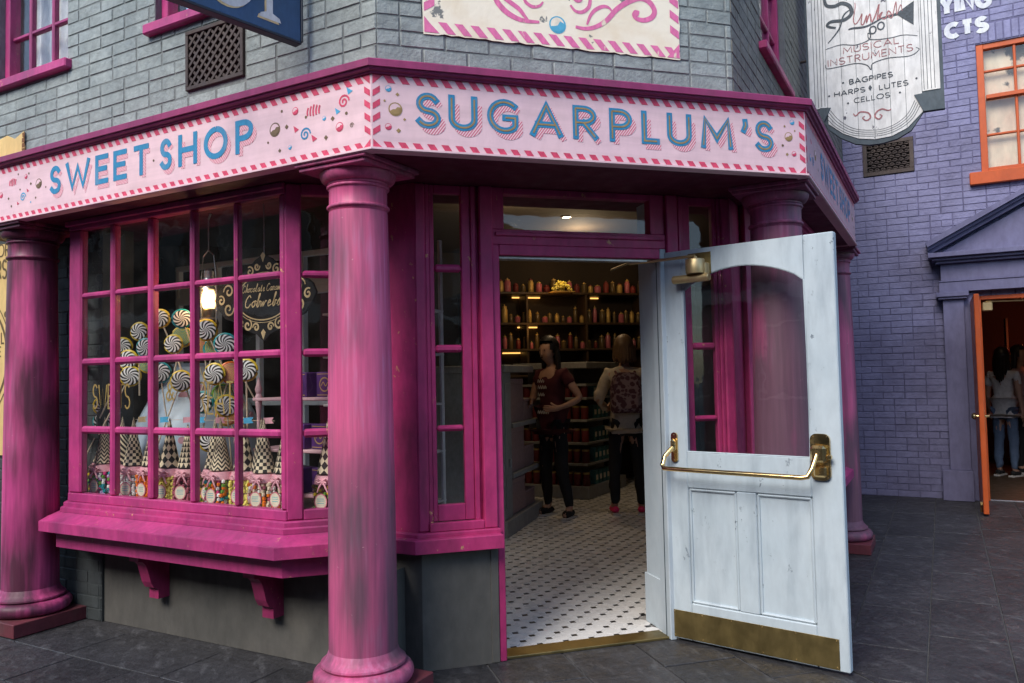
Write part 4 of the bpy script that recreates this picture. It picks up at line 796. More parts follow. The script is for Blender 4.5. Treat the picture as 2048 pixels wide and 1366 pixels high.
def music_sign():
    O = FP @ V((0, 0, 0)); y0 = 4.2 - 7.46
    s = thing('hanging_sign', 'weathered white scalloped sign for musical instruments hanging in the side street', 'sign', FP @ tr(1.75, y0, 3.27))
    X = lambda l: [(p[0] - 1.75, p[1] - 3.27) for p in l]
    outer = X([(1.255, 5.3), (1.251, 3.60), (1.345, 3.60), (1.373, 3.512), (1.412, 3.441), (1.492, 3.364), (1.605, 3.294), (1.707, 3.271), (1.797, 3.269), (1.908, 3.288), (2.008, 3.339), (2.099, 3.470), (2.245, 3.468), (2.25, 5.3)])
    b = B(); b.prism(outer, -.02, .02, ax='y'); b.build('backboard', 'slate', s)
    edge = [-.481, -.345, -.23, -.12, 0., .12, .23, .345, .472]
    low = {-.481: .37, -.345: .22, -.23: .12, -.12: .063, 0: .038, .12: .044, .23: .09, .345: .20, .472: .37}
    for a, c in zip(edge, edge[1:]):
        za, zc = low[a] if a in low else .04, low[c] if c in low else .04
        if a < -.4 or c > .46: za = zc = .36
        b = B(); n = 5; P = [(a + .0015 + (c - a - .003) * k / n, za + (zc - za) * k / n) for k in range(n + 1)]
        b.prism(P + [(c - .0015, 2.0), (a + .0015, 2.0)], -.026, -.0205, ax='y'); b.build('plank', 'board_w', s)
    b = B()
    for k in range(4):
        q = [(p[0] * (1 - .035 * k), p[1] + .016 * k) for p in X([(1.386, 3.553), (1.459, 3.457), (1.573, 3.374), (1.708, 3.339), (1.820, 3.333), (1.932, 3.364), (2.021, 3.428), (2.075, 3.519)])]; b.ribbon(cr(q, 4), .004, -.0275)
    for x in (-.44, -.415, -.39, -.365, .36, .385, .41, .435): b.ribbon([(x, .37), (x, 1.98)], .004, -.0275)
    b.build('reeded_lines', 'ink', s)
    for q in ([(1.335, 3.597), (1.348, 3.633), (1.429, 3.621), (1.373, 3.512)], [(2.038, 3.610), (2.105, 3.613), (2.243, 3.492), (2.242, 3.466), (2.099, 3.470)]):
        b = B(); b.prism(X(q), -.034, -.0265, ax='y'); b.build('corner_scroll', 'slate', s)
    b = B(); y = -.0285
    def line(l, w, m): q = cr(X(l)); b.ribbon(q, taper(q, w, .35), y - .0004 * rnd.random(), m)
    line([(1.411, 4.60), (1.411, 4.543), (1.427, 4.480), (1.486, 4.459), (1.545, 4.470), (1.602, 4.430), (1.611, 4.364), (1.551, 4.327), (1.457, 4.336), (1.427, 4.305), (1.491, 4.276)], .030, 0)
    line([(1.60, 4.40), (1.553, 4.365), (1.514, 4.258), (1.427, 4.161)], .012, 0)
    line([(1.642, 4.45), (1.642, 4.407), (1.626, 4.309), (1.642, 4.273), (1.673, 4.310), (1.691, 4.344), (1.682, 4.270), (1.699, 4.259), (1.725, 4.323), (1.722, 4.266), (1.748, 4.330), (1.762, 4.263), (1.792, 4.319), (1.818, 4.389), (1.802, 4.266), (1.838, 4.321), (1.814, 4.295), (1.858, 4.266), (1.882, 4.322), (1.903, 4.292), (1.881, 4.285), (1.908, 4.266), (1.940, 4.383), (1.942, 4.283), (1.972, 4.350), (1.981, 4.298)], .010, 1)
    b.poly(X([(1.82, 4.268), (1.948, 4.272), (2.057, 4.168), (2.066, 4.36), (1.948, 4.294), (1.836, 4.283)]), y, 0)
    line([(1.585, 4.24), (1.618, 4.243), (1.721, 4.236), (1.836, 4.275)], .016, 0)
    for cx, cz in ((1.765, 4.195), (1.825, 4.215)): b.ribbon(X(arc(cx, cz, .024, .030, 0, 360, 14)), .011, y - .0004, 0)
    line([(1.408, 4.114), (1.520, 4.128), (1.636, 4.102), (1.728, 4.119), (1.747, 4.159), (1.730, 4.176), (1.734, 4.130), (1.785, 4.112), (1.885, 4.102), (1.984, 4.104), (2.081, 4.076)], .007, 0)
    line([(1.403, 3.985), (1.413, 3.951), (1.514, 3.949), (1.630, 3.950), (1.709, 3.920), (1.741, 3.876), (1.755, 3.923), (1.868, 3.943), (2.021, 3.928), (2.087, 3.963), (2.066, 3.986)], .007, 0)
    def fit(t, x0, x1, z, h, w, m): k = (x1 - x0) / textw(t, h); write(b, t, x0 - 1.75, z - 3.27, h, w, y, m, sx=k)
    fit('MUSICAL', 1.541, 1.949, 4.047, .050, .006, 1); fit('INSTRUMENTS', 1.420, 2.043, 3.966, .053, .006, 1)
    fit('BAGPIPES', 1.578, 1.892, 3.788, .038, .008, 0); fit('HARPS', 1.461, 1.689, 3.706, .038, .007, 0); fit('LUTES', 1.795, 1.999, 3.700, .038, .007, 0); fit('CELLOS', 1.607, 1.866, 3.628, .038, .006, 0)
    for p in ((1.53, 3.81), (1.42, 3.72), (2.06, 3.74), (1.56, 3.635), (1.94, 3.65)): b.disc(p[0] - 1.75, p[1] - 3.27, .008, y, 0, 8)
    b.poly([(-.022, .435), (-.008, .46), (-.022, .485), (-.036, .46)], y, 0)
    line([(1.597, 3.543), (1.614, 3.521), (1.649, 3.546), (1.706, 3.529), (1.721, 3.489), (1.692, 3.469), (1.664, 3.493), (1.682, 3.508)], .012, 1); line([(1.874, 3.530), (1.851, 3.522), (1.807, 3.542), (1.767, 3.524), (1.755, 3.489), (1.782, 3.465), (1.805, 3.486), (1.789, 3.502)], .012, 1)
    b.build('painted_lettering', ['ink', 'redink'], s)
    b = B(); b.tube([(-.55, .03, 1.9), (.5, .03, 1.9)], .014); b.tube([(-.55, .03, .8), (-.48, .03, .8)], .012); b.build('iron_bracket', 'iron', s)
music_sign()
# ================================================================ the violet building across the side street
vio = thing('violet_building', 'violet painted brick building with orange window and pedimented doorway', 'building', FP)
VW = part('brick_wall', vio, None, 'violet painted brick wall')
hP = [(2.50, 3.95, 0, 2.262), (2.62, 3.62, 3.64, 5.09), (1.417, 1.955, 3.75, 4.165)]
b = B()
for a, c, d, e in cells(1.19, 7.5, 0, 6.6, hP): b.box(a, c, .005, .25, d, e, c=0)
b.build('mortar', 'pmort', VW)
place_bricks([(VW, FP, brick_list(1.19, 7.5, 0, 6.6, hP + [(2.62, 3.62, 5.09, 5.31)]), brick_meshes('brick', 'pbrick'), 'pbrick')])
for k in range(14): box('brick', 'pbrick', VW, 2.60 + .0735 * k, 2.60 + .0735 * k + .067, -.003, .05, 5.10, 5.305, .006)
b = B()
for t, x0, x1, z, h, w in (('YING', 2.28, 2.80, 5.482, .235, .056), ('CTS', 2.315, 2.76, 5.205, .20, .055)):
    write(b, t, x0 + .03, z + .03, h - .06, w, -.0075, sx=(x1 - x0 - .06) / textw(t, h - .06, 1., .34), gap=.34)
b.build('painted_lettering', 'whitel', vio)
upper_window(vio, None, 2.62, 3.62, 3.64, 5.09, [2.985, 3.30], [4.06, 4.78], 'orange', (2.50, 3.75, 3.64, 3.50, -.06), 'blind', 'orange sash window in the violet wall', .07, .07)
box('meeting_rail', 'orange', vio, 2.70, 3.54, .0, .09, 4.46, 4.505)
v = part('air_vent', vio, None, 'brown cast iron scrolled vent in the violet wall'); u0, u1, z0, z1 = 1.417, 1.955, 3.755, 4.16
box('backing', 'black', v, u0, u1, .03, .045, z0, z1, 0)
for a in ((u0, u1, z0, z0 + .045), (u0, u1, z1 - .045, z1), (u0, u0 + .045, z0 + .045, z1 - .045), (u1 - .045, u1, z0 + .045, z1 - .045)): box('frame', 'iron', v, a[0], a[1], -.014, .03, a[2], a[3], .003)
b = B()
for j in range(7):
    for i in range(7):
        cx, cz = u0 + .08 + .065 * i + (.032 if j % 2 else 0), z0 + .065 + .046 * j
        if cx < u1 - .05: b.tube([(cx + .024 * math.cos(R(q)), .0, cz + .015 * math.sin(R(q))) for q in range(0, 361, 45)], .0085, 5)
    b.box(u0 + .045, u1 - .045, .004, .012, z0 + .062 + .046 * j - .006, z0 + .062 + .046 * j + .006, c=0)
b.build('scroll_grille', 'iron', v)
def doorway():
    d = part('doorcase', vio, None, 'violet doorcase with pilasters and triangular pediment')
    bx = lambda n, *a, c=.004: box(n, 'ptrim', d, *a, c)
    for s in (0, 1):
        X = (lambda x: x) if not s else (lambda x: 6.45 - x)
        def mb(n, a, c, *q): p, r = sorted((X(a), X(c))); bx(n, p, r, *q)
        mb('pilaster', 2.18, 2.385, -.10, -.001, .335, 2.235); mb('pilaster_base', 2.10, 2.40, -.145, -.001, .001, .3345); mb('pilaster_cap', 2.135, 2.42, -.14, -.001, 2.2355, 2.262); mb('pilaster_cap', 2.115, 2.435, -.16, -.001, 2.2625, 2.315); mb('door_reveal', 2.3855, 2.4995, -.05, -.001, .001, 2.2995)
    bx('architrave', 2.15, 4.30, -.12, -.001, 2.3155, 2.445); bx('frieze', 2.17, 4.28, -.105, -.001, 2.4455, 2.635); bx('fillet', 2.15, 4.30, -.13, -.001, 2.43, 2.4452)
    for i, (p, z0, z1) in enumerate(((.16, 2.6355, 2.668), (.205, 2.6685, 2.70), (.25, 2.7005, 2.752))): bx('cornice', 2.16 - .035 * (i + 1), 4.29 + .035 * (i + 1), -p, -.001, z0, z1)
    cx = 3.225; hw = 1.17; rise = .62
    b = B(); b.prism([(cx - hw + .1, 2.7525), (cx + hw - .1, 2.7525), (cx, 2.7525 + rise - .05)], -.09, -.001, ax='y'); b.build('tympanum', 'ptrim', d)
    for i, (p, lo, hi) in enumerate(((.15, -.01, .035), (.20, .0355, .07), (.25, .0705, .125))):
        for s in (-1, 1):
            b = B(); q = [(cx + s * hw, 2.7525 + lo), (cx, 2.7525 + rise + lo), (cx, 2.7525 + rise + hi), (cx + s * (hw + (.02 if i == 2 else 0)), 2.7525 + hi)]; b.prism(q if s < 0 else q[::-1], -p, -.001, ax='y'); b.build('raking_cornice', 'ptrim', d)
    f = part('orange_door', vio, None, 'orange door standing open edge-on in the violet doorway')
    for n, *a in (('frame_jamb', 2.5002, 2.55, -.03, .06, .001, 2.26), ('frame_head', 2.5505, 3.95, -.03, .06, 2.215, 2.26)): box(n, 'orange', f, *a, .004)
    box('door_leaf', 'orange', f, 2.446, 2.494, -1.085, -.055, .02, 2.20, .006)
    b = B(); b.lathe([(.012, 0), (.012, .02), (.03, .028), (.034, .045), (.02, .062), (.001, .066)], 14, mt=M.Translation((2.446, -1.0, .98)) @ M.Rotation(R(-90), 4, 'Y')); b.tube([(2.50, -1.0, .98), (2.53, -1.0, .98), (2.54, -.9, .98)], .011, 8); b.build('door_handle', 'brass', f, smooth=True)
    b = B(); b.box(2.42, 2.4455, -1.03, -.99, .10, .135); b.tube([(2.43, -1.0, .1), (2.43, -1.0, .03)], .01, 8); b.build('door_holder', 'brass', f)
    box('kick_plate', 'brass', f, 2.4945, 2.4975, -1.06, -.1, .82, 1.06, .001)
    b = B(); b.box(2.56, 2.66, -.02, .04, 2.09, 2.19, c=.01); b.tube([(2.6, .02, 2.2), (3.0, .04, 2.19)], .012, 8); b.build('door_closer', 'satin', f)
    box('threshold', 'metal', f, 2.5, 3.95, 0.0, .06, .001, .012, .003)
doorway()
# dark shop behind the violet doorway
box('violet_shop_floor', 'darkwood', None, -1, 6, .061, 5, -.005, .004, 0, FP)['kind'] = 'structure'
for nm, a in (('violet_shop_ceiling', (-1, 6, .26, 5, 2.75, 2.8)), ('violet_shop_back_wall', (-1, 6, 5.0, 5.05, 0, 2.75)), ('violet_shop_side_wall', (-1.05, -1, .26, 5, 0, 2.8)), ('violet_shop_side_wall', (6, 6.05, .26, 5, 0, 2.8))): box(nm, 'dark', None, *a, 0, FP)['kind'] = 'structure'
sh = thing('display_shelf', 'dark shelf unit with red and orange lamps inside the violet doorway', 'shelf', FP @ tr(3.9, 3.9, .004))
for z in (.3, .75, 1.2, 1.6): box('shelf_board', 'darkwood', sh, -.9, .9, -.2, .2, z, z + .03)
for x in (-.9, .87): box('upright', 'darkwood', sh, x, x + .03, -.2, .2, 0, 2.2)
box('light_strip', 'orglow', sh, -.6, -.05, -.19, -.17, 1.565, 1.598, 0); box('light_strip', 'redglow', sh, -.5, .05, -.16, .1, 1.95, 2.12, .03); box('light_strip', 'redglow', sh, -.4, .5, -.19, -.17, .72, .745, 0)
for k, (x, z, m) in enumerate(((-.75, 1.23, 'ora'), (-.62, 1.23, 'yel'), (-.45, 1.23, 'ora'), (-.2, .78, 'rim'), (0., .78, 'gre'), (.15, 1.23, 'ora'))):
    o = thing('toy_tub', ['leftmost orange', 'upper yellow', 'middle orange', 'lower pink', 'lower green', 'rightmost orange'][k] + ' tub on the shelf inside the violet doorway', 'tub', FP @ tr(3.9 + x, 3.86, .004 + z), 'tubs in the violet shop'); b = B(); b.lathe([(.05, .001), (.065, .12), (.066, .13)], 16); b.build('pot', m, o, smooth=True); b = B(); b.lathe([(.07, .13), (.07, .145), (.02, .15), (.012, .17)], 16); b.build('lid', 'gold', o, smooth=True)
def lamp(name, loc, e, col, r=.05, par=None):
    l = bpy.data.lights.new(name, 'POINT'); l.energy = e; l.color = col; l.shadow_soft_size = r; o = bpy.data.objects.new(name, l); COL.objects.link(o); o.location = loc; return o
p = FP @ V((3.3, 3.4, 1.9)); lamp('violet_shop_lamp', p, 4, (1, .25, .1), .1)
p = FP @ V((2.9, 1.4, 2.6)); lamp('violet_shop_ceiling_lamp', p, 1.6, (1, .7, .45), .08)
# ================================================================ inside the sweet shop
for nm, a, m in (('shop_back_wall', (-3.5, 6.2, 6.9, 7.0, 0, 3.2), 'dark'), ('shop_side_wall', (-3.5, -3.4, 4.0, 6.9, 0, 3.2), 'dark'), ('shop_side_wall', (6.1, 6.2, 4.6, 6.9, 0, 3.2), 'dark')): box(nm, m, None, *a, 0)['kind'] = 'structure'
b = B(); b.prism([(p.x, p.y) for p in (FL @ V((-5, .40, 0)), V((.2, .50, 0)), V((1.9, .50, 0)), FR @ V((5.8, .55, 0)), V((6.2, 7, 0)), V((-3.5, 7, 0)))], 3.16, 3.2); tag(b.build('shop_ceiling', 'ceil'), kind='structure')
b = B(); b.prism([(p.x, p.y) for p in (FR @ V((2.75, .42, 0)), FR @ V((5.88, .42, 0)), FR @ V((5.88, .55, 0)), FR @ V((2.75, .55, 0)))], 0.001, 2.8); tag(b.build('side_wall_base', 'dbrick', shop), 'dark wall of the shop beyond the far column')
for k, (x, y_) in enumerate(((1.746, 3.634), (2.526, 4.358), (.9, 2.3), (3.4, 5.2), (3.3, 3.2))):
    s = thing('ceiling_spotlight', ['small downlight in the shop ceiling above the counter', 'small downlight in the shop ceiling right of the doorway middle', 'small downlight in the shop ceiling nearest the door', 'small downlight in the shop ceiling above the gondola', 'small downlight in the shop ceiling on the right'][k], 'light', tr(x, y_, 3.16), 'downlights in the shop ceiling')
    b = B(); b.lathe([(.055, 0), (.055, -.008), (.04, -.012), (.04, -.002)][::-1], 20); b.build('trim_ring', 'metal', s, smooth=True)
    b = B(); b.lathe([(.0005, -.0045), (.039, -.0045)], 16, cap=False); b.build('lens', 'spot', s)
lamp('downlight_glow', (1.75, 3.63, 2.9), 7, (1, .72, .42)); lamp('downlight_glow', (2.9, 4.95, 2.95), 8, (1, .72, .42))
# wall shelves at the back
bs = thing('wall_shelves', 'dark wooden wall shelves of sweet jars at the back of the shop', 'shelf', tr(3.5, 6.72, .012))
for z in (.55, 1.0, 1.45, 1.80, 2.15, 2.56): box('shelf_board', 'darkwood', bs, -1.6, 1.7, -.19, .17, z, z + .03)
for x in (-1.6, -.75, .1, .95, 1.67): box('upright', 'darkwood', bs, x, x + .03, -.17, .17, 0, 2.56)
for z, x0, x1 in ((2.555, -.85, -.45), (2.555, .30, .42), (2.145, -.78, -.5), (1.795, -1.0, -.7)): box('light_strip', 'shelfglow', bs, x0, x1, .14, .155, z - .018, z - .001, 0)
lamp('shelf_lamp', (3.0, 6.35, 2.50), .5, (1, .5, .14)); lamp('shelf_lamp', (3.2, 6.3, 2.9), .9, (1, .62, .25)); lamp('shelf_lamp', (4.2, 6.35, 2.9), .5, (1, .62, .25)); lamp('shelf_lamp', (2.8, 6.4, 2.08), .4, (1, .5, .14))
ORD = 'first second third fourth fifth sixth seventh eighth ninth tenth eleventh twelfth thirteenth fourteenth fifteenth sixteenth seventeenth eighteenth nineteenth twentieth'.split() + ['twenty-' + q for q in 'first second third fourth fifth'.split()]
SHN = ['bottom', 'second lowest', 'middle', 'second highest', 'top']
def jar_small(x, z, r, h, m, lidm, lab):
    o = thing('sweet_jar', lab, 'jar', tr(x, 6.66, z + .012), 'jars on the back shelves'); b = B(); b.lathe([(r * .8, .001), (r, .02), (r, h * .75), (r * .7, h * .86), (r * .7, h * .9)], 14); b.build('jar_body', m, o, smooth=True)
    b = B(); b.lathe([(r * .78, h * .9), (r * .78, h * .96), (r * .2, h), (r * .22, h * 1.06), (.001, h * 1.09)], 14); b.build('lid', lidm, o, smooth=True)
for i in range(23): jar_small(2.32 + .108 * i + rnd.uniform(-.015, .015), 2.59, rnd.uniform(.034, .05), rnd.uniform(.10, .20), ('bro', 'gold', 'mau', 'redbox')[i % 4], ('gold', 'redbox')[i % 2], ORD[i] + ' squat sweet jar from the left on the top back shelf')
for i in range(25): jar_small(2.28 + .094 * i + rnd.uniform(-.014, .014), 2.18, rnd.uniform(.022, .042), rnd.uniform(.09, .24), ('mau', 'bro', 'gold', 'bro')[i % 4], 'gold', ORD[i] + ' slim sweet jar from the left on the second back shelf')
for i in range(25): jar_small(2.28 + .094 * i + rnd.uniform(-.014, .014), 1.83, rnd.uniform(.022, .042), rnd.uniform(.09, .22), ('redbox', 'bro', 'mau', 'bro')[i % 4], 'gold', ORD[i] + ' dark sweet jar from the left on the third back shelf')
o = thing('popcorn_heap', 'heap of golden popcorn sweets on the top back shelf', 'sweets', tr(3.22, 6.45, 2.60)); b = B()
for k in range(70):
    a, q = rnd.random() * 6.28, rnd.random() ** .5; b.lathe([(.001, -.022), (.022, 0), (.001, .022)], 6, .14 * q * math.cos(a), .09 * q * math.sin(a), mt=M.Translation((0, 0, .13 * (1 - q * q) * rnd.uniform(.4, 1) + .022)))
b.build('popcorn', 'lem', o); box('tray', 'gold', o, -.16, .16, -.1, .1, -.012, .0, .003)
# gondola of red tins
go = thing('gondola_shelf', 'grey gondola shelf stacked with dark red tins in the middle of the shop', 'shelf', tr(3.062, 5.254, .012, R(45)))   # local x along the right face, local y along the left face
box('plinth', 'shelfgrey', go, 0, 1.25, 0, .95, 0, .15, .006); box('top_board', 'shelfgrey', go, -.02, 1.27, -.02, .97, 1.545, 1.62, .006); box('core', 'shelfgrey', go, .32, 1.24, .30, .94, .1505, 1.5445, .002); box('end_post', 'shelfgrey', go, .86, .94, .0, .08, .1505, 1.5445, .004)
for z in (.42, .667, .937, 1.20, 1.36): box('shelf_board', 'shelfgrey', go, .0, .855, -.0, .93, z - .028, z, .003)
for zi, z in enumerate((.15, .42, .667, .937, 1.20)):
    for k in range(8):
        o = thing('sweet_tin', ORD[k] + ' dark red tin from the corner on the ' + SHN[zi] + ' gondola shelf', 'tin', tr(3.062, 5.254, .012, R(45)) @ tr(.075, .06 + .11 * k, z), 'red tins on the gondola'); b = B(); b.lathe([(.043, .001), (.045, .004), (.045, .135), (.043, .14)], 14); b.build('can', 'redbox', o, smooth=True); b = B(); b.lathe([(.046, .14), (.046, .158), (.03, .16)], 14); b.build('lid', 'gold', o, smooth=True)
    for k in range(4):
        o = thing('sweet_carton', ORD[k] + ' slim teal carton from the corner on the ' + SHN[zi] + ' gondola shelf', 'carton', tr(3.062, 5.254, .012, R(45)) @ tr(.30 + .12 * k, .05, z), 'teal cartons on the gondola'); box('carton_body', 'teal', o, -.04, .04, -.035, .035, .001, .165, .003); box('carton_flap', 'label', o, -.03, .03, -.037, -.0355, .05, .11, 0)
# counter with stepped pink boxes near the left of the doorway
cu = thing('shelf_counter', 'grey panelled shop counter just inside the left of the doorway', 'counter', tr(1.556, 3.516, .012, math.atan2(.843, .537)))
box('side_panel', 'shelfgrey', cu, 0, .25, 0, .7, .1505, 1.5, .004); box('plinth', 'shelfgrey', cu, -.03, 1.3, -.03, .73, 0, .15, .006); box('top_board', 'shelfgrey', cu, -.03, 1.0, -.03, .73, 1.5005, 1.57, .006); box('panel_bead', 'shelfgrey', cu, .04, .21, -.008, -.0005, .25, 1.4, .003)
box('back_panel', 'shelfgrey', cu, .2505, 1.2, .45, .7, .1505, 1.4, .002)
for z in (.55, 1.02): box('shelf_board', 'shelfgrey', cu, .2505, 1.26, -.02, .449, z - .045, z, .003)
box('cup', 'metal', cu, .12, .15, -.03, -.009, .62, .70, .004)
for z, h in ((.151, .33), (.551, .42), (1.021, .42)):
    for k, (x1, f, lab) in enumerate(((1.18, .5, 'lower'), (.98, 1., 'upper'))):
        o = thing('gift_box', ('low' if k == 0 else 'tall') + ' dusty pink box on the ' + {.151: 'bottom', .551: 'middle', 1.021: 'top'}[z] + ' shelf of the grey counter', 'box', tr(1.556, 3.516, .012, math.atan2(.843, .537)) @ tr(.29 if k else .775, .02, z)); w = .47 if k else .36
        box('box_body', 'step', o, 0, w, 0, .38, .0005, h * f * .88, .004); box('box_lid', 'step', o, -.003, w + .003, -.003, .383, h * f * .8805, h * f, .004)
# ================================================================ sweets in the left bay window
def Lw(t, y, z): return FL @ tr(-t, y, z)
DK = .7855
CANDY = {'lil': ['lil', 'tea', 'whi', 'rim', 'gre'], 'whi': ['whi'], 'ora': ['ora'], 'lem': ['lem'], 'mau': ['mau'], 'bro': ['bro', 'yel', 'bro', 'gre'], 'mix': ['ora', 'yel', 'gre', 'rim', 'tea', 'whi'], 'pal': ['pal', 'whi', 'mau', 'pal', 'ora']}
def jar(t, y, kind, cone, label, face=0., r=.066, h=.172):
    j = thing('candy_jar', label, 'jar', Lw(t, y, DK) @ M.Rotation(face, 4, 'Z'), 'candy jars with paper cones in the bay window')
    b = B(); n = 4; c = .018; q = [p for cx, cy, a in ((r - c, r - c, 0), (-r + c, r - c, 90), (-r + c, -r + c, 180), (r - c, -r + c, 270)) for p in arc(cx, cy, c, c, a, a + 90, 4)]
    b.prism(q, .0005, h, c=.004); b.build('jar_glass', 'clearglass', j)
    b = B(); sz = .0118; ks = CANDY[kind]; R_ = r - .012
    lay = int((h - .01) / (sz * 1.55)); nx = int(2 * R_ / (sz * 1.85)) + 1
    for a in range(lay):
        for i in range(nx):
            for k in range(nx):
                if 0 < i < nx - 1 and 0 < k < nx - 1 and a < lay - 1: continue
                x, yy, zz = -R_ + 2 * R_ * i / (nx - 1) + rnd.uniform(-.006, .006), -R_ + 2 * R_ * k / (nx - 1) + rnd.uniform(-.004, .004), .014 + a * sz * 1.55 + rnd.uniform(-.005, .005)
                b.lathe([(.001, -sz), (sz * .85, -sz * .5), (sz * .85, sz * .5), (.001, sz)], 6, x, yy, rnd.randrange(len(ks)), M.Translation((0, 0, zz)), False)
    tag(b.build('candies', ks, j, smooth=True), kind='stuff')
    b = B(); b.lathe([(.0005, h + .028), (r * .98, h + .022), (r * 1.06, h + .004), (r * 1.16, h - .018), (r * 1.1, h - .022)][::-1], 20); b.build('fabric_cover', 'ribbon', j, smooth=True)
    b = B()
    for s in (-1, 1):
        b.tube([(0, -r * 1.12, h - .002), (s * .022, -r * 1.22, h + .014), (s * .038, -r * 1.18, h + .003), (s * .022, -r * 1.15, h - .010), (0, -r * 1.12, h - .002)], .0055, 6); b.tube([(0, -r * 1.12, h - .003), (s * .016, -r * 1.2, h - .03), (s * .028, -r * 1.18, h - .058)], [.004, .005, .003], 6)
    b.build('bow', 'ribbon', j, smooth=True)
    b = B(); b.disc(-.014, .066, .034, -r - .0012, 1, 20, .042); b.disc(-.014, .066, .029, -r - .0016, 0, 20, .036)
    for z in (.080, .070, .058): b.ribbon([(-.032, z), (.004, z)], .004, -r - .002, 2)
    b.build('oval_label', ['label', 'labelp', 'labelt'], j)
    if cone:
        b = B(); ch = .285 if cone != 'tri' else .25; b.lathe([(.058, 0), (.060, .004), (.057, .010), (.0015, ch)], 24); b.build('paper_cone', 'cone_' + cone, j, M.Translation((0, 0, h + .029)), smooth=True)
JN = ['rightmost', 'lilac']
for t, y, kd, cn, lab in ((2.44, .40, 'lil', 'chevron', 'candy jar of lilac and mint drops at the left end of the bay window'), (2.555, .47, 'bro', 'check', 'candy jar of brown drops at the far left corner of the bay window'), (2.31, .43, 'lil', 'spiral', 'candy jar of pastel drops behind the first window post'),
    (2.135, .38, 'whi', 'check', 'candy jar of white mints under a checked paper cone'), (1.995, .40, 'ora', 'tri', 'candy jar of orange balls beside the white mints'), (1.81, .38, 'lem', 'diamond', 'candy jar of pale yellow balls under a diamond patterned cone'), (1.68, .40, 'mau', 'tri', 'candy jar of mauve beads right of the yellow balls'),
    (1.50, .44, 'bro', 'check', 'candy jar of dark mixed drops left of the rainbow beans'), (1.375, .37, 'mix', 'chevron', 'candy jar of bright rainbow beans under a chevron cone'), (1.25, .42, 'lem', 'diamond', 'candy jar of lemon drops right of the rainbow beans'), (1.135, .44, 'lem', 'spiral', 'candy jar of olive yellow drops at the right pane'),
    (1.045, .37, 'pal', 'check', 'candy jar of pale mixed nuts under a checkered cone at the right pane'), (.925, .40, 'pal', 'tri', 'candy jar of pale mixed nuts at the right corner post of the bay window'), (.66, .44, 'bro', 'diamond', 'candy jar of brown nuts behind the canted side pane')):
    jar(t, y, kd, cn, lab, R(rnd.uniform(4, 28)))
def lolly(t, z, y=.46, r=.062, m='swirl', rim='yel', tilt=0., n=0, yaw=0., lab=''):
    l = thing('lollipop', lab, 'lollipop', Lw(t, y, z) @ M.Rotation(yaw, 4, 'Z') @ M.Rotation(tilt, 4, 'Y'), 'swirl lollipops in the bay window')
    b = B(); b.lathe([(.0005, .012), (r * .6, .011), (r * .9, .007), (r * .92, -.007), (r * .6, -.011), (.0005, -.012)], 24, mt=M.Rotation(R(90), 4, 'X')); b.build('swirl_disc', m, l, M.Rotation(tilt * 7 + t * 9, 4, 'Y'), smooth=True)
    b = B(); b.tube([((r * .98) * math.cos(R(a)), 0.004, (r * .98) * math.sin(R(a))) for a in range(0, 361, 20)], .0075, 8); b.build('rim', rim, l, M.Translation((0, .006, 0)), smooth=True)
    b = B(); b.tube([(0, 0.004, -r), (0, .012, -r - .34)], .0045, 6); b.build('stick', 'stick', l)
rims = ('yel', 'yel', 'tea')
LP = [(2.183, 1.794), (1.988, 1.863), (1.791, 1.852), (2.342, 1.707), (1.871, 1.704), (2.127, 1.693), (2.268, 1.521), (2.293, 1.621), (1.988, 1.537), (1.801, 1.483), (1.586, 1.774), (1.430, 1.687), (1.521, 1.518), (1.264, 1.535), (1.621, 1.356), (1.420, 1.335), (2.524, 1.337), (2.533, 1.239), (1.556, 1.135)]
where = ['second highest on the left', 'top left of the pair at the top', 'top right of the pair at the top', 'at the far left below the top row', 'below and between the top pair', 'half hidden by the second post', 'low on the left of the blue pot', 'just above the low left one', 'left of centre above the blue pot', 'in the middle in front of the blue pot', 'hanging under the lit lantern', 'right of the lantern below the oval sign', 'right of the middle above the pale blue pot', 'behind the fifth post', 'low beside the fourth post', 'low right beside the boxes', 'lowest at the left end above the cones', 'peeping over the cone at the left end', 'lowest behind the cones']
for i, (t, z) in enumerate(LP): lolly(t, z, .45, .054 if i < 6 else .060, 'swirl', rims[(i * 7) % 3], R(rnd.uniform(-28, 28)), i, R(40 + rnd.uniform(-14, 14)), 'black and white swirl lollipop ' + where[i])
for i, (t, z, m, q) in enumerate(((1.467, 1.526, 'swirl2', 'ora'), (1.697, 1.693, 'swirl2', 'ora'), (1.530, 1.397, 'swirl3', 'gre'), (1.60, 1.67, 'swirl3', 'tea'), (2.19, 1.60, 'swirl3', 'yel'), (1.50, 1.28, 'swirl2', 'yel'), (1.88, 1.75, 'swirl3', 'yel'))):
    lolly(t, z, .52, .06, m, q, R(rnd.uniform(-25, 25)), i, R(40), 'colourful ' + ('pink and yellow' if m == 'swirl2' else 'teal and yellow') + ' swirl lollipop ' + ['right of the middle', 'left of the lantern', 'low right of the fourth post', 'below the lantern', 'at the left among the swirls', 'lowest of the coloured ones', 'between the top pair'][i])
o = thing('spotted_pot', 'large pale blue round pot with pink spots behind the lollipops', 'pot', Lw(2.12, .84, DK - .04))
b = B(); b.lathe([(.16, .001), (.27, .04), (.36, .16), (.395, .32), (.37, .48), (.30, .62), (.20, .73), (.15, .77), (.15, .83), (.17, .85), (.13, .85), (.12, .78)], 40); b.build('pot_body', 'paleblue', o, smooth=True)
prof = [(.04, .27), (.16, .36), (.32, .395), (.48, .37), (.62, .30), (.73, .20)]
b = B()
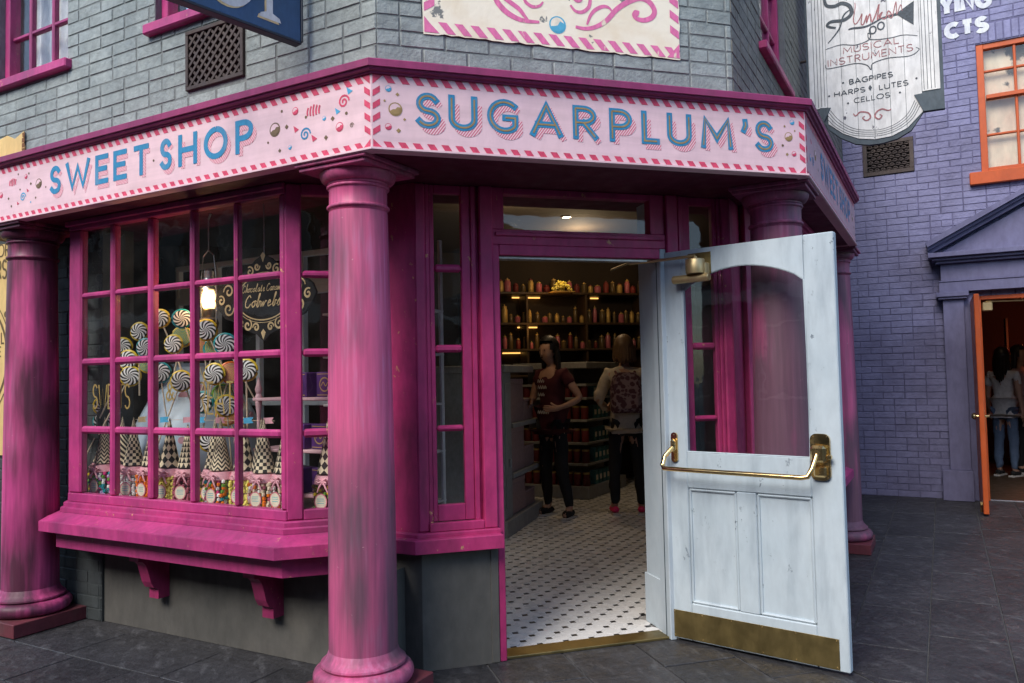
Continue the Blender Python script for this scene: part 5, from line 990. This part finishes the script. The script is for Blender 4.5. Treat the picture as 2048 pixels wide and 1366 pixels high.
for k in range(46):
    a, z = rnd.uniform(0, 2 * PI), rnd.uniform(.08, .72)
    rr_ = next(r0 + (r1 - r0) * (z - z0) / (z1 - z0) for (z0, r0), (z1, r1) in zip(prof, prof[1:]) if z <= z1); d = rnd.uniform(.022, .036)
    mt = M.Rotation(a, 4, 'Z') @ M.Translation((rr_ + .001, 0, z)) @ M.Rotation(R(90), 4, 'Y'); b.lathe([(d, -.006), (d * .9, .002), (.0005, .003)], 12, mt=mt)
b.build('spots', 'pinkdot', o, smooth=True)
def lantern():
    l = thing('lantern', 'lit hanging lantern with glass chimney inside the bay window', 'lantern', Lw(1.645, .52, 1.80))
    b = B(); b.lathe([(.02, -.03), (.05, -.01), (.058, .02), (.05, .045), (.042, .05)], 20); b.build('font', 'iron', l, smooth=True)
    b = B(); b.lathe([(.034, .052), (.038, .06), (.038, .10), (.034, .105)], 20); b.build('burner', 'dullbrass', l, smooth=True)
    b = B(); b.lathe([(.030, .106), (.036, .12), (.040, .15), (.037, .19), (.030, .215)], 20); b.build('glass_globe', 'lampglow', l, smooth=True)
    b = B(); b.lathe([(.038, .217), (.044, .225), (.033, .27), (.03, .285)], 20); b.lathe([(.028, .2855), (.028, .33), (.012, .345)], 16); b.build('cap', 'metal', l, smooth=True)
    b = B()
    for s in (-1, 1): b.tube([(s * .062, 0, .02), (s * .066, 0, .15), (s * .062, 0, .30), (s * .045, 0, .42), (0, 0, .455)], .004, 6)
    b.tube([(0, 0, .455), (0, 0, .64)], .004, 6); b.tube([(0, 0, .64), (.02, 0, .67)], .006, 6); b.build('wire_frame', 'metal', l)
    p = Lw(1.645, .45, 1.97).to_translation(); lamp('lantern_flame', p, 1.2, (1, .62, .28), .04)
lantern()
def cobweb_sign():
    s = thing('sweet_sign', 'black scalloped sign lettered Chocolate Caramel Cobwebs in gold inside the bay window', 'sign', Lw(1.14, .47, 1.70))
    out = [(-.14, .06), (-.05, .03), (0, -.01), (.05, .03), (.14, .06), (.20, .10), (.30, .13), (.36, .19), (.385, .24), (.36, .29), (.30, .33), (.22, .36), (.12, .40), (.06, .45), (0, .475), (-.06, .45), (-.12, .40), (-.22, .36), (-.30, .33), (-.36, .29), (-.385, .24), (-.36, .19), (-.30, .13), (-.20, .10)]
    b = B(); b.prism(out, -.008, .008, ax='y'); b.build('sign_board', 'black', s)
    b = B(); y = -.0095; b.ribbon(arc(0, .235, .20, .125, 0, 360, 40), .007, y); b.ribbon(arc(0, .235, .215, .14, 0, 360, 40), .003, y)
    def sp(cx, cz, r, f, a0=0.): q = [(cx + f * r * (1 - i / 22) * math.cos(a0 + i * .42), cz + r * (1 - i / 22) * math.sin(a0 + i * .42)) for i in range(20)]; b.ribbon(q, taper(q, .012, .4), y - .0004 * rnd.random())
    for f in (-1, 1):
        for cx, cz, r, a in ((.27, .285, .042, 0), (.27, .185, .042, 3), (.33, .235, .03, 1), (.12, .085, .034, 2), (.055, .07, .026, 0), (.17, .10, .022, 4), (.10, .385, .03, 1), (.045, .41, .022, 3)): sp(f * cx, cz, r, f, a)
    for q in ((0, .02), (0, .45)): b.poly([(q[0] - .018, q[1] + .02), (q[0], q[1] - .02), (q[0] + .018, q[1] + .02), (q[0], q[1] + .04)], y)
    b.build('gold_scrolls', 'cream', s)
    b = B()
    # joined cursive: each letter a loop or hump on the line
    W = {'C': [(.8, .8), (.5, 1.), (.1, .6), (.15, .1), (.6, .0), (.9, .3)], 'h': [(.1, .0), (.4, 1.), (.3, 1.05), (.2, .0), (.4, .5), (.6, .45), (.6, .05), (.8, .1)], 'o': [(.4, .5), (.1, .3), (.3, 0), (.6, .2), (.5, .5), (.8, .45)], 'c': [(.6, .45), (.3, .5), (.1, .2), (.3, 0), (.7, .15)], 'l': [(.1, .1), (.5, .9), (.35, 1.05), (.25, .1), (.5, .05)], 'a': [(.6, .5), (.2, .45), (.1, .1), (.4, .05), (.6, .5), (.6, .05), (.85, .15)], 't': [(.1, .1), (.4, .9), (.35, .05), (.6, .1)], 'e': [(.1, .2), (.5, .35), (.35, .5), (.15, .25), (.3, 0), (.7, .15)], 'r': [(.1, 0), (.2, .5), (.45, .45), (.45, .05), (.7, .1)], 'm': [(0, 0), (.15, .5), (.2, 0), (.4, .5), (.45, 0), (.65, .5), (.7, .02), (.9, .1)], 'b': [(.1, .1), (.45, 1.), (.3, 1.), (.25, .05), (.5, .1), (.5, .45), (.8, .4)], 'w': [(.05, .45), (.15, .02), (.4, .4), (.45, .02), (.75, .45), (.9, .4)], 's': [(.1, .1), (.4, .55), (.5, .1), (.25, 0), (.6, .1)]}
    def cursive(txt, x, z, h, sx, w):
        for ch in txt:
            if ch == ' ': x += h * .4 * sx; continue
            q = cr([(x + p[0] * h * sx + p[1] * h * .25, z + p[1] * h) for p in W[ch]], 4); b.ribbon(q, w, y - .0006 * rnd.random()); x += h * sx * (1.0 if ch in 'Cmw' else .72)
    cursive('Chocolate Caramel', -.165, .27, .04, .66, .0035); cursive('Cobwebs', -.145, .185, .066, .75, .0065); b.build('gold_lettering', 'cream', s)
    b = B(); b.tube([(0, 0, .47), (0, 0, .76)], .003, 6); b.build('hanger_wire', 'metal', s)
cobweb_sign()
# tiered pink stand with purple boxes
st = thing('tiered_stand', 'pale pink tiered stand at the right of the bay window', 'stand', Lw(.98, .60, DK))
for z in (.06, .295, .575): box('tier', 'pinkwood', st, -.27, .32, -.12, .13, z, z + .018, .004)
for x in (-.24, .29):
    b = B(); b.lathe([(.014, .0), (.018, .03), (.010, .06), (.010, .12), (.018, .17), (.012, .2), (.012, .27), (.018, .3), (.011, .35), (.011, .5), (.018, .56), (.020, .60), (.013, .615), (.021, .64), (.012, .67), (.006, .70), (.001, .71)], 16); b.build('turned_post', 'pinkwood', st, M.Translation((x, -.1, 0)), smooth=True)
k = 0
for x, z, nm in ((.05, .593, 'top tier'), (.24, .593, 'top tier right end'), (.03, .313, 'middle tier'), (.2, .313, 'middle tier right end'), (.02, .078, 'bottom tier'), (.2, .078, 'bottom tier right end')):
    o = thing('chocolate_box', 'purple chocolate box with gold emblem on the ' + nm, 'box', Lw(.98 - x, .56, DK + z) @ M.Rotation(R(-12), 4, 'Z'), 'purple chocolate boxes'); box('carton', 'purple', o, -.075, .075, -.045, .05, .0005, .135, .004)
    b = B(); b.ribbon(arc(0, .068, .042, .036, 0, 360, 20), .007, -.0465); b.ribbon(cr([(-.03, .06), (-.01, .08), (.01, .06), (.03, .08)], 4), .006, -.0467); b.ribbon([(-.065, .012), (.065, .012)], .004, -.0465); b.ribbon([(-.065, .124), (.065, .124)], .004, -.0465); b.build('gold_emblem', 'gold', o)
ss = thing('glass_shelf', 'white wire shelf of purple boxes behind the canted pane', 'shelf', Lw(.72, .95, DK - .02))
for z in (.0, .28, .55, .83, 1.08): box('shelf_board', 'whitel', ss, -.3, .35, -.15, .15, z, z + .014, .003)
for x in (-.3, .02, .34): box('upright', 'whitel', ss, x - .008, x + .008, .12, .15, -.06, 1.5, .003)
for i in range(8):
    z = (.015, .295, .565, .845)[i // 2]; o = thing('chocolate_box', ('left' if i % 2 == 0 else 'right') + ' purple chocolate box on the ' + ('bottom', 'second', 'third', 'top')[i // 2] + ' white wire shelf behind the canted pane', 'box', Lw(.72 - (-.12, .12)[i % 2], .88, DK - .02 + z), 'purple boxes on the wire shelf'); box('carton', 'purple', o, -.085, .085, -.05, .05, .0005, .17, .004)
    b = B(); b.ribbon(arc(0, .085, .05, .045, 0, 360, 16), .009, -.0515); b.ribbon([(-.07, .02), (.07, .02)], .006, -.0515); b.build('gold_emblem', 'gold', o)
# white timber screen behind the display and gold lettering on the glass
sc_ = thing('window_screen', 'white glazed timber screen behind the bay window display', 'screen', Lw(1.85, 1.12, .012))
for x in (-.85, -.45, -.05, .35, .75): box('screen_post', 'jamb', sc_, x, x + .035, 0, .04, 0, 2.3, .003)
for z in (1.3, 2.02, 2.265): box('screen_rail', 'jamb', sc_, -.85, .785, -.002, .042, z, z + (.05 if z < 2.2 else .035), .003)
box('screen_header', 'jamb', sc_, -.85, .785, .005, .035, 2.05, 2.16, .002)
o = thing('window_lettering', 'gold SWEETS and TREATS lettering fixed inside the bay window glass', 'lettering', Lw(2.2, .275, 1.30)); b = B()
write(b, 'SWEETS', -.17, .03, .14, .011, 0, 0, sx=.55, gap=.18); write(b, '&', .495, .075, .10, .012, 0, 0, sx=.9); write(b, 'TREATS', .70, -.0, .17, .011, 0, 0, sx=.55, gap=.18); b.build('gold_letters', 'gold', o)
bn = thing('ribbon_bunting', 'row of small paper ribbon flags across the bay window', 'bunting', Lw(1.7, .40, 1.24))
for k, (x, m) in enumerate(((-.42, 'cream'), (-.22, 'sky'), (-.02, 'ribbon'), (.09, 'sky'), (.25, 'ribbon'), (.40, 'cream'), (.62, 'ribbon'), (.47, 'sky'))):
    b = B(); b.prism([(x, 0), (x + .075, .004), (x + .06, .018), (x + .075, .036), (x, .032)], -.001, .001, ax='y'); b.build('paper_flag', m, bn)
b = B(); b.tube([(-.45, .003, .017), (.7, .003, .017)], .0012, 5); b.build('thread', 'stick', bn)
# a few things behind the side street bay
for i, (t, m) in enumerate(((.75, 'bro'), (.95, 'ora'), (1.2, 'lem'))):
    j = thing('candy_jar', ['candy jar of brown drops', 'candy jar of orange balls', 'candy jar of lemon drops'][i] + ' seen through the glass of the open door', 'jar', FR @ tr(t, .42, DK)); b = B(); b.lathe([(.05, .001), (.056, .01), (.056, .15), (.045, .17)], 16); b.build('jar_body', m, j, smooth=True)
    b = B(); b.lathe([(.06, .171), (.06, .185), (.0015, .46)], 20); b.build('paper_cone', ('cone_diamond', 'cone_chevron', 'cone_check')[i], j, smooth=True)
ts = thing('toy_stand', 'red and blue toy stand seen through the glass of the open door', 'stand', FR @ tr(.86, .62, DK))
for z0, z1, m in ((.0, .30, 'tea'), (.301, .55, 'ora'), (.56, .62, 'whi'), (.63, .80, 'sky'), (.81, .86, 'whi'), (.87, 1.12, 'redbox'), (1.13, 1.2, 'gold')): box('toy', m, ts, -.07, .09, -.07, .07, z0, z1, .01)
# ================================================================ people
from mathutils import noise as mnoise
def skin_mesh(name, js, ed, mat, root=0, sub=1, wr=0.):
    """js: name -> (x, y, z, r) ; grown with a skin modifier"""
    ks = list(js); me = bpy.data.meshes.new('tmp'); me.from_pydata([js[k][:3] for k in ks], [(ks.index(a), ks.index(c)) for a, c in ed], []); o = bpy.data.objects.new('tmp', me); COL.objects.link(o)
    o.modifiers.new('s', 'SKIN'); sv = me.skin_vertices[0].data
    for i, k in enumerate(ks): r = js[k][3]; sv[i].radius = r if isinstance(r, tuple) else (r, r); sv[i].use_root = (i == root)
    s = o.modifiers.new('u', 'SUBSURF'); s.levels = sub; s.render_levels = sub
    dg = bpy.context.evaluated_depsgraph_get(); m2 = bpy.data.meshes.new_from_object(o.evaluated_get(dg)); m2.name = name
    if wr:
        for v_ in m2.vertices: q = v_.co; v_.co = q + v_.normal * wr * (mnoise.noise(V((q.x * 14, q.y * 14, q.z * 9))) + .5 * mnoise.noise(V((q.x * 30, q.y * 30, q.z * 22 + 5))))
    bpy.data.objects.remove(o); m2.materials.clear(); m2.materials.append(MT[mat]); m2.polygons.foreach_set('use_smooth', [True] * len(m2.polygons)); return m2
BODY = dict(pelvis=(0, 0, .93, (.125, .10)), waist=(0, 0, 1.06, (.105, .085)), chest=(0, -.01, 1.24, (.13, .10)), uchest=(0, .0, 1.36, (.12, .085)), neck=(0, .0, 1.45, .048), neck2=(0, -.012, 1.51, .045), jaw=(0, -.035, 1.555, (.066, .07)), skull=(0, -.015, 1.635, (.092, .105)), crown=(0, -.0, 1.70, .07),
    shL=(.165, 0, 1.375, .052), elL=(.205, .02, 1.12, .038), wrL=(.215, -.03, .89, .024), paL=(.212, -.05, .835, (.018, .032)), shR=(-.165, 0, 1.375, .052), elR=(-.205, .02, 1.12, .038), wrR=(-.215, -.03, .89, .024), paR=(-.212, -.05, .835, (.018, .032)),
    hiL=(.085, 0, .86, .085), knL=(.095, -.01, .49, .055), anL=(.10, .025, .09, .036), toL=(.11, -.10, .035, .03), hiR=(-.085, 0, .86, .085), knR=(-.095, -.01, .49, .055), anR=(-.10, .025, .09, .036), toR=(-.11, -.10, .035, .03))
BE = [('pelvis', 'waist'), ('waist', 'chest'), ('chest', 'uchest'), ('uchest', 'neck'), ('neck', 'neck2'), ('neck2', 'jaw'), ('jaw', 'skull'), ('skull', 'crown')] + [(a + s, c + s) for s in 'LR' for a, c in (('sh', 'el'), ('el', 'wr'), ('wr', 'pa'), ('hi', 'kn'), ('kn', 'an'), ('an', 'to'))] + [('uchest', 'shL'), ('uchest', 'shR'), ('pelvis', 'hiL'), ('pelvis', 'hiR')]
def person(label, mtx, h, pose, shirt, trousers, shoes, hair, hairlen=.3, sleeves=1., extra=None, sole='sole'):
    p = thing('person', label, 'person', mtx @ M.Scale(h / 1.745, 4)); J = dict(BODY); J.update(pose); ed = list(BE)
    for s, f in (('L', 1), ('R', -1)):         # five fingers on each hand
        w, q = V(J['wr' + s][:3]), V(J['pa' + s][:3]); d = (q - w).normalized(); side_ = d.cross(V((f, 0, 0))).normalized()
        if side_.length < .5: side_ = V((0, 1, 0))
        curl = V((-f, 0, 0))
        for k in range(4):
            a = q + d * .03 + side_ * (.024 - .016 * k); L_ = (.05, .058, .055, .042)[k]; m1 = a + d * L_ * .6; m2 = m1 + (d * .7 + curl * .6).normalized() * L_ * .6
            J[f'f{s}{k}'] = (*a, .010); J[f'g{s}{k}'] = (*m1, .0092); J[f'h{s}{k}'] = (*m2, .008); ed += [('pa' + s, f'f{s}{k}'), (f'f{s}{k}', f'g{s}{k}'), (f'g{s}{k}', f'h{s}{k}')]
        a = q + side_ * .036 - d * .01; J['t' + s] = (*a, .011); J['u' + s] = (*(a + side_ * .022 + d * .03), .009); ed += [('wr' + s, 't' + s), ('t' + s, 'u' + s)]
    link('body', skin_mesh('body', J, ed, 'skin'), p)
    g = lambda k, d: (*J[k][:3], tuple(x + d for x in J[k][3]) if isinstance(J[k][3], tuple) else J[k][3] + d)
    hd = V(J['skull'][:3]); S = {k: g(k, .014) for k in ('pelvis', 'waist', 'chest', 'uchest', 'shL', 'shR')}; se = [('pelvis', 'waist'), ('waist', 'chest'), ('chest', 'uchest'), ('uchest', 'shL'), ('uchest', 'shR')]
    S['pelvis'] = (J['pelvis'][0], J['pelvis'][1], J['pelvis'][2] + .0, (J['pelvis'][3][0] + .022, J['pelvis'][3][1] + .022)); nk = V(J['neck'][:3]); S['col'] = (*nk, .062); se.append(('uchest', 'col')); S['hem'] = (J['pelvis'][0], J['pelvis'][1], J['pelvis'][2] - .085, (.205, .165)); se.append(('pelvis', 'hem'))
    for s in 'LR':
        e = V(J['sh' + s][:3]).lerp(V(J['el' + s][:3]), min(1, sleeves)); S['e' + s] = (*e, .052 if sleeves < 1 else .050); se.append(('sh' + s, 'e' + s))
        if sleeves > 1: S['w' + s] = (*J['wr' + s][:3], .034); se.append(('e' + s, 'w' + s))
    link('shirt', skin_mesh('shirt', S, se, shirt, 0, 2, .022), p)
    Tt = {k: g(k, .012) for k in ('pelvis', 'hiL', 'hiR', 'knL', 'knR')}; Tt['hiL'] = g('hiL', -.004); Tt['hiR'] = g('hiR', -.004); te = [('pelvis', 'hiL'), ('pelvis', 'hiR')]
    Tt['pelvis'] = (J['pelvis'][0], J['pelvis'][1], J['pelvis'][2] - .03, (.115, .10))
    for s in 'LR': Tt['an' + s] = (*J['an' + s][:3], .046); te += [('hi' + s, 'kn' + s), ('kn' + s, 'an' + s)]
    link('trousers', skin_mesh('trousers', Tt, te, trousers, 0, 2, .013), p)
    for s in 'LR':
        a, t = V(J['an' + s][:3]), V(J['to' + s][:3]); d = (t - a).to_2d().normalized(); b_ = a - V((d.x, d.y, 0)) * .05
        F = dict(a=(a.x, a.y, a.z - .01, .046), h=(b_.x, b_.y, max(.045, a.z - .045), (.040, .042)), m=(*a.lerp(t, .6), (.042, .042)), t=(t.x, t.y, .036, (.040, .034)))
        sho = link('shoe', skin_mesh('shoe', F, [('a', 'h'), ('h', 'm'), ('m', 't')], shoes), p)
        b = B(); n = V((-d.y, d.x)); c = [(b_.to_2d() - d * .035 + n * .035), (t.to_2d() + d * .03 + n * .038), (t.to_2d() + d * .05), (t.to_2d() + d * .03 - n * .038), (b_.to_2d() - d * .035 - n * .035)]; b.prism([(q.x, q.y) for q in c][::-1], .001, .022); b.build('sole', sole, sho)
    b = B(); nu, nv = 20, 12; cc = hd + V((0, .016, .018)); rx, ry, rz = .098, .118, .118; gr = []
    for v in range(nv + 1):
        th = PI * v / nv
        for u in range(nu):
            ph = 2 * PI * u / nu; k = 1 + .03 * math.sin(u * 5 + v); gr.append(V((rx * math.sin(th) * math.cos(ph) * k, ry * math.sin(th) * math.sin(ph) * k, rz * math.cos(th))))
    fs = []
    for v in range(nv):
        for u in range(nu):
            q = [v * nu + u, v * nu + (u + 1) % nu, (v + 1) * nu + (u + 1) % nu, (v + 1) * nu + u]; c = sum((gr[k] for k in q), V()) / 4
            if c.y < -.035 and c.z < .055 and abs(c.x) < .085: continue
            if c.z < -.07 and c.y < .01: continue
            fs.append(q[::-1])
    b.raw([g_ + cc for g_ in gr], fs)
    n = 9                                    # hair falling behind the head, in locks
    for k in range(n):
        a = (k - (n - 1) / 2) / ((n - 1) / 2); x = a * .085; y_ = .09 - .075 * a * a; L_ = hairlen * (1 - .12 * abs(a)) * rnd.uniform(.9, 1.06); z0 = cc.z - .02
        b.tube([(cc.x + x, cc.y + y_, z0 + .02), (cc.x + x * 1.08, cc.y + y_ + .012, z0 - .10), (cc.x + x * 1.15 + rnd.uniform(-.01, .01), cc.y + y_ + .015, z0 - .1 - L_ * .5), (cc.x + x * 1.05 + rnd.uniform(-.02, .02), cc.y + y_ + .01, z0 - .1 - L_)], [.026, .027, .022, .008], 7)
    b.build('hair', hair, p, smooth=True)
    b = B(); fwd = V((0, -1, 0))
    for s in (-1, 1): b.lathe([(.0005, -.008), (.008, 0), (.0005, .008)], 8, hd.x + s * .03, hd.y - .078, mt=M.Translation((0, 0, hd.z - .012)))
    b.ribbon([(hd.x - .022, hd.z - .082), (hd.x, hd.z - .085), (hd.x + .022, hd.z - .082)], .008, hd.y - .092)
    b.build('eyes', 'black', p); b = B(); b.lathe([(.011, -.05), (.010, -.04), (.004, .0)], 8, hd.x, hd.y - .085, mt=M.Translation((0, 0, hd.z - .005))); b.build('nose', 'skin', p)
    if extra: extra(p)
    return p
def tee_print(p):
    b = B()
    for z, n in ((1.30, 3), (1.24, 4), (1.17, 3)):
        for k in range(n): x = -.05 + .03 * k; b.ribbon(cr([(x, z), (x + .01, z + .03), (x + .02, z), (x + .026, z + .02)], 3), .006, -.148)
    for k in range(5): x = -.075 + .03 * k; b.ribbon(cr([(x, 1.0), (x + .012, 1.03), (x + .02, 1.0), (x + .03, 1.025)], 3), .008, -.130)
    b.build('shirt_print', 'whitecloth', p)
person('dark-haired person in maroon T-shirt and black leggings standing at the grey counter', tr(2.33, 4.38, .013, R(-62)), 1.87,
       dict(elL=(.31, .07, 1.14, .038), wrL=(.20, -.12, 1.05, .024), paL=(.14, -.15, 1.05, (.018, .032)), elR=(-.24, -.03, 1.12, .038), wrR=(-.14, -.20, 1.10, .024), paR=(-.09, -.23, 1.11, (.018, .032)), skull=(0, -.05, 1.625, (.092, .105)), jaw=(0, -.065, 1.545, (.066, .07)), crown=(0, -.03, 1.69, .07), knL=(.13, -.03, .49, .055), anL=(.19, .01, .09, .036), toL=(.22, -.11, .035, .03)),
       'maroon', 'blackcloth', 'blackcloth', 'hairdark', .38, .45, tee_print)
w2 = tr(3.08, 4.20, .013, R(160))
person('person in cream sweatshirt, black leggings and neon pink shoes seen from behind', w2, 1.86, dict(elL=(.27, .02, 1.13, .040), wrL=(.19, -.14, 1.02, .026), paL=(.15, -.19, 1.03, (.018, .032)), elR=(-.27, .02, 1.13, .040), wrR=(-.19, -.14, 1.02, .026), paR=(-.15, -.19, 1.03, (.018, .032)), knL=(.12, 0, .49, .058), knR=(-.12, 0, .49, .058), anL=(.13, .02, .09, .038), anR=(-.13, .02, .09, .038), toL=(.15, -.11, .035, .03), toR=(-.15, -.11, .035, .03)), 'creamcloth', 'blackcloth', 'neon', 'hairlight', .06, 1.2)
bp_ = thing('backpack', 'dark floral backpack worn over the cream sweatshirt', 'backpack', w2 @ tr(0, .13, 1.06))
b = B(); q = [(-.14, 0), (.14, 0), (.16, .03), (.165, .25), (.14, .37), (.09, .42), (-.09, .42), (-.14, .37), (-.165, .25), (-.16, .03)]; b.prism(q, .0, .06, ax='y'); b.prism([(x * .95, z * .96 + .008) for x, z in q][::-1], .10, .06, ax='y'); b.prism([(x * .8, z * .9 + .02) for x, z in q][::-1], .13, .10, ax='y'); b.build('pack_body', 'floral', bp_)
b = B(); b.prism([(-.1, .05), (.1, .05), (.11, .08), (.11, .19), (-.11, .19), (-.11, .08)][::-1], .15, .13, ax='y'); b.build('front_pocket', 'floral', bp_)
b = B()
for s in (-1, 1): b.tube([(s * .09, .03, .40), (s * .10, -.07, .43), (s * .11, -.22, .36), (s * .12, -.24, .20), (s * .14, -.1, .06), (s * .14, .02, .04)], .014, 6)
b.build('straps', 'maroon', bp_)
for lab, u, y_, rz, hh, sh_, tro, hr, pose in (('person in white T-shirt and pale trousers just behind the orange door', 2.86, 2.35, 150, 1.72, 'whitecloth', 'denim', 'hairdark', {}), ('person in dusty pink T-shirt leaning to the shelf inside the violet doorway', 3.08, 2.75, 70, 1.75, 'step', 'blackcloth', 'hairdark', dict(elL=(.23, -.18, 1.2, .038), wrL=(.15, -.4, 1.16, .024), paL=(.13, -.46, 1.16, (.018, .032)))), ('person in cream jumper at the right edge inside the violet doorway', 3.42, 2.6, 100, 1.7, 'creamcloth', 'blackcloth', 'hairlight', {})):
    person(lab, FP @ tr(u, y_, .005, R(rz)), hh, pose, sh_, tro, 'blackcloth', hr, .25, .6 if 'cream' not in lab else 1.2)
# ================================================================ the building across the street, seen only mirrored in the glass
op = thing('opposite_building', 'brown brick building on the far side of the street', 'building', M.Rotation(R(135), 4, 'Z') @ tr(0, 8.6 - .0, 0) if False else (M.Translation((-S2 * 8.8, -S2 * 8.8, 0)) @ M.Rotation(R(135), 4, 'Z')))
hs = [(-29 + 2.2 * k, -29 + 2.2 * k + 1.1, z, z + 1.6) for k in range(25) for z in (.9, 3.6)]
b = B()
for a, c, d, e in cells(-30, 27, 0, 6.2, hs): b.box(a, c, 0, .3, d, e, c=0)
b.build('wall', 'oppwall', op)
for h in hs:
    w = box('window', 'oppwhite', op, h[0] + .001, h[1] - .001, .08, .12, h[2] + .001, h[3] - .001, .004); box('pane', 'oppwin', w, h[0] + .08, h[1] - .08, .07, .079, h[2] + .08, h[3] - .08, 0)
box('string_course', 'oppwhite', op, -30, 27, -.08, -.001, 2.9, 3.15)
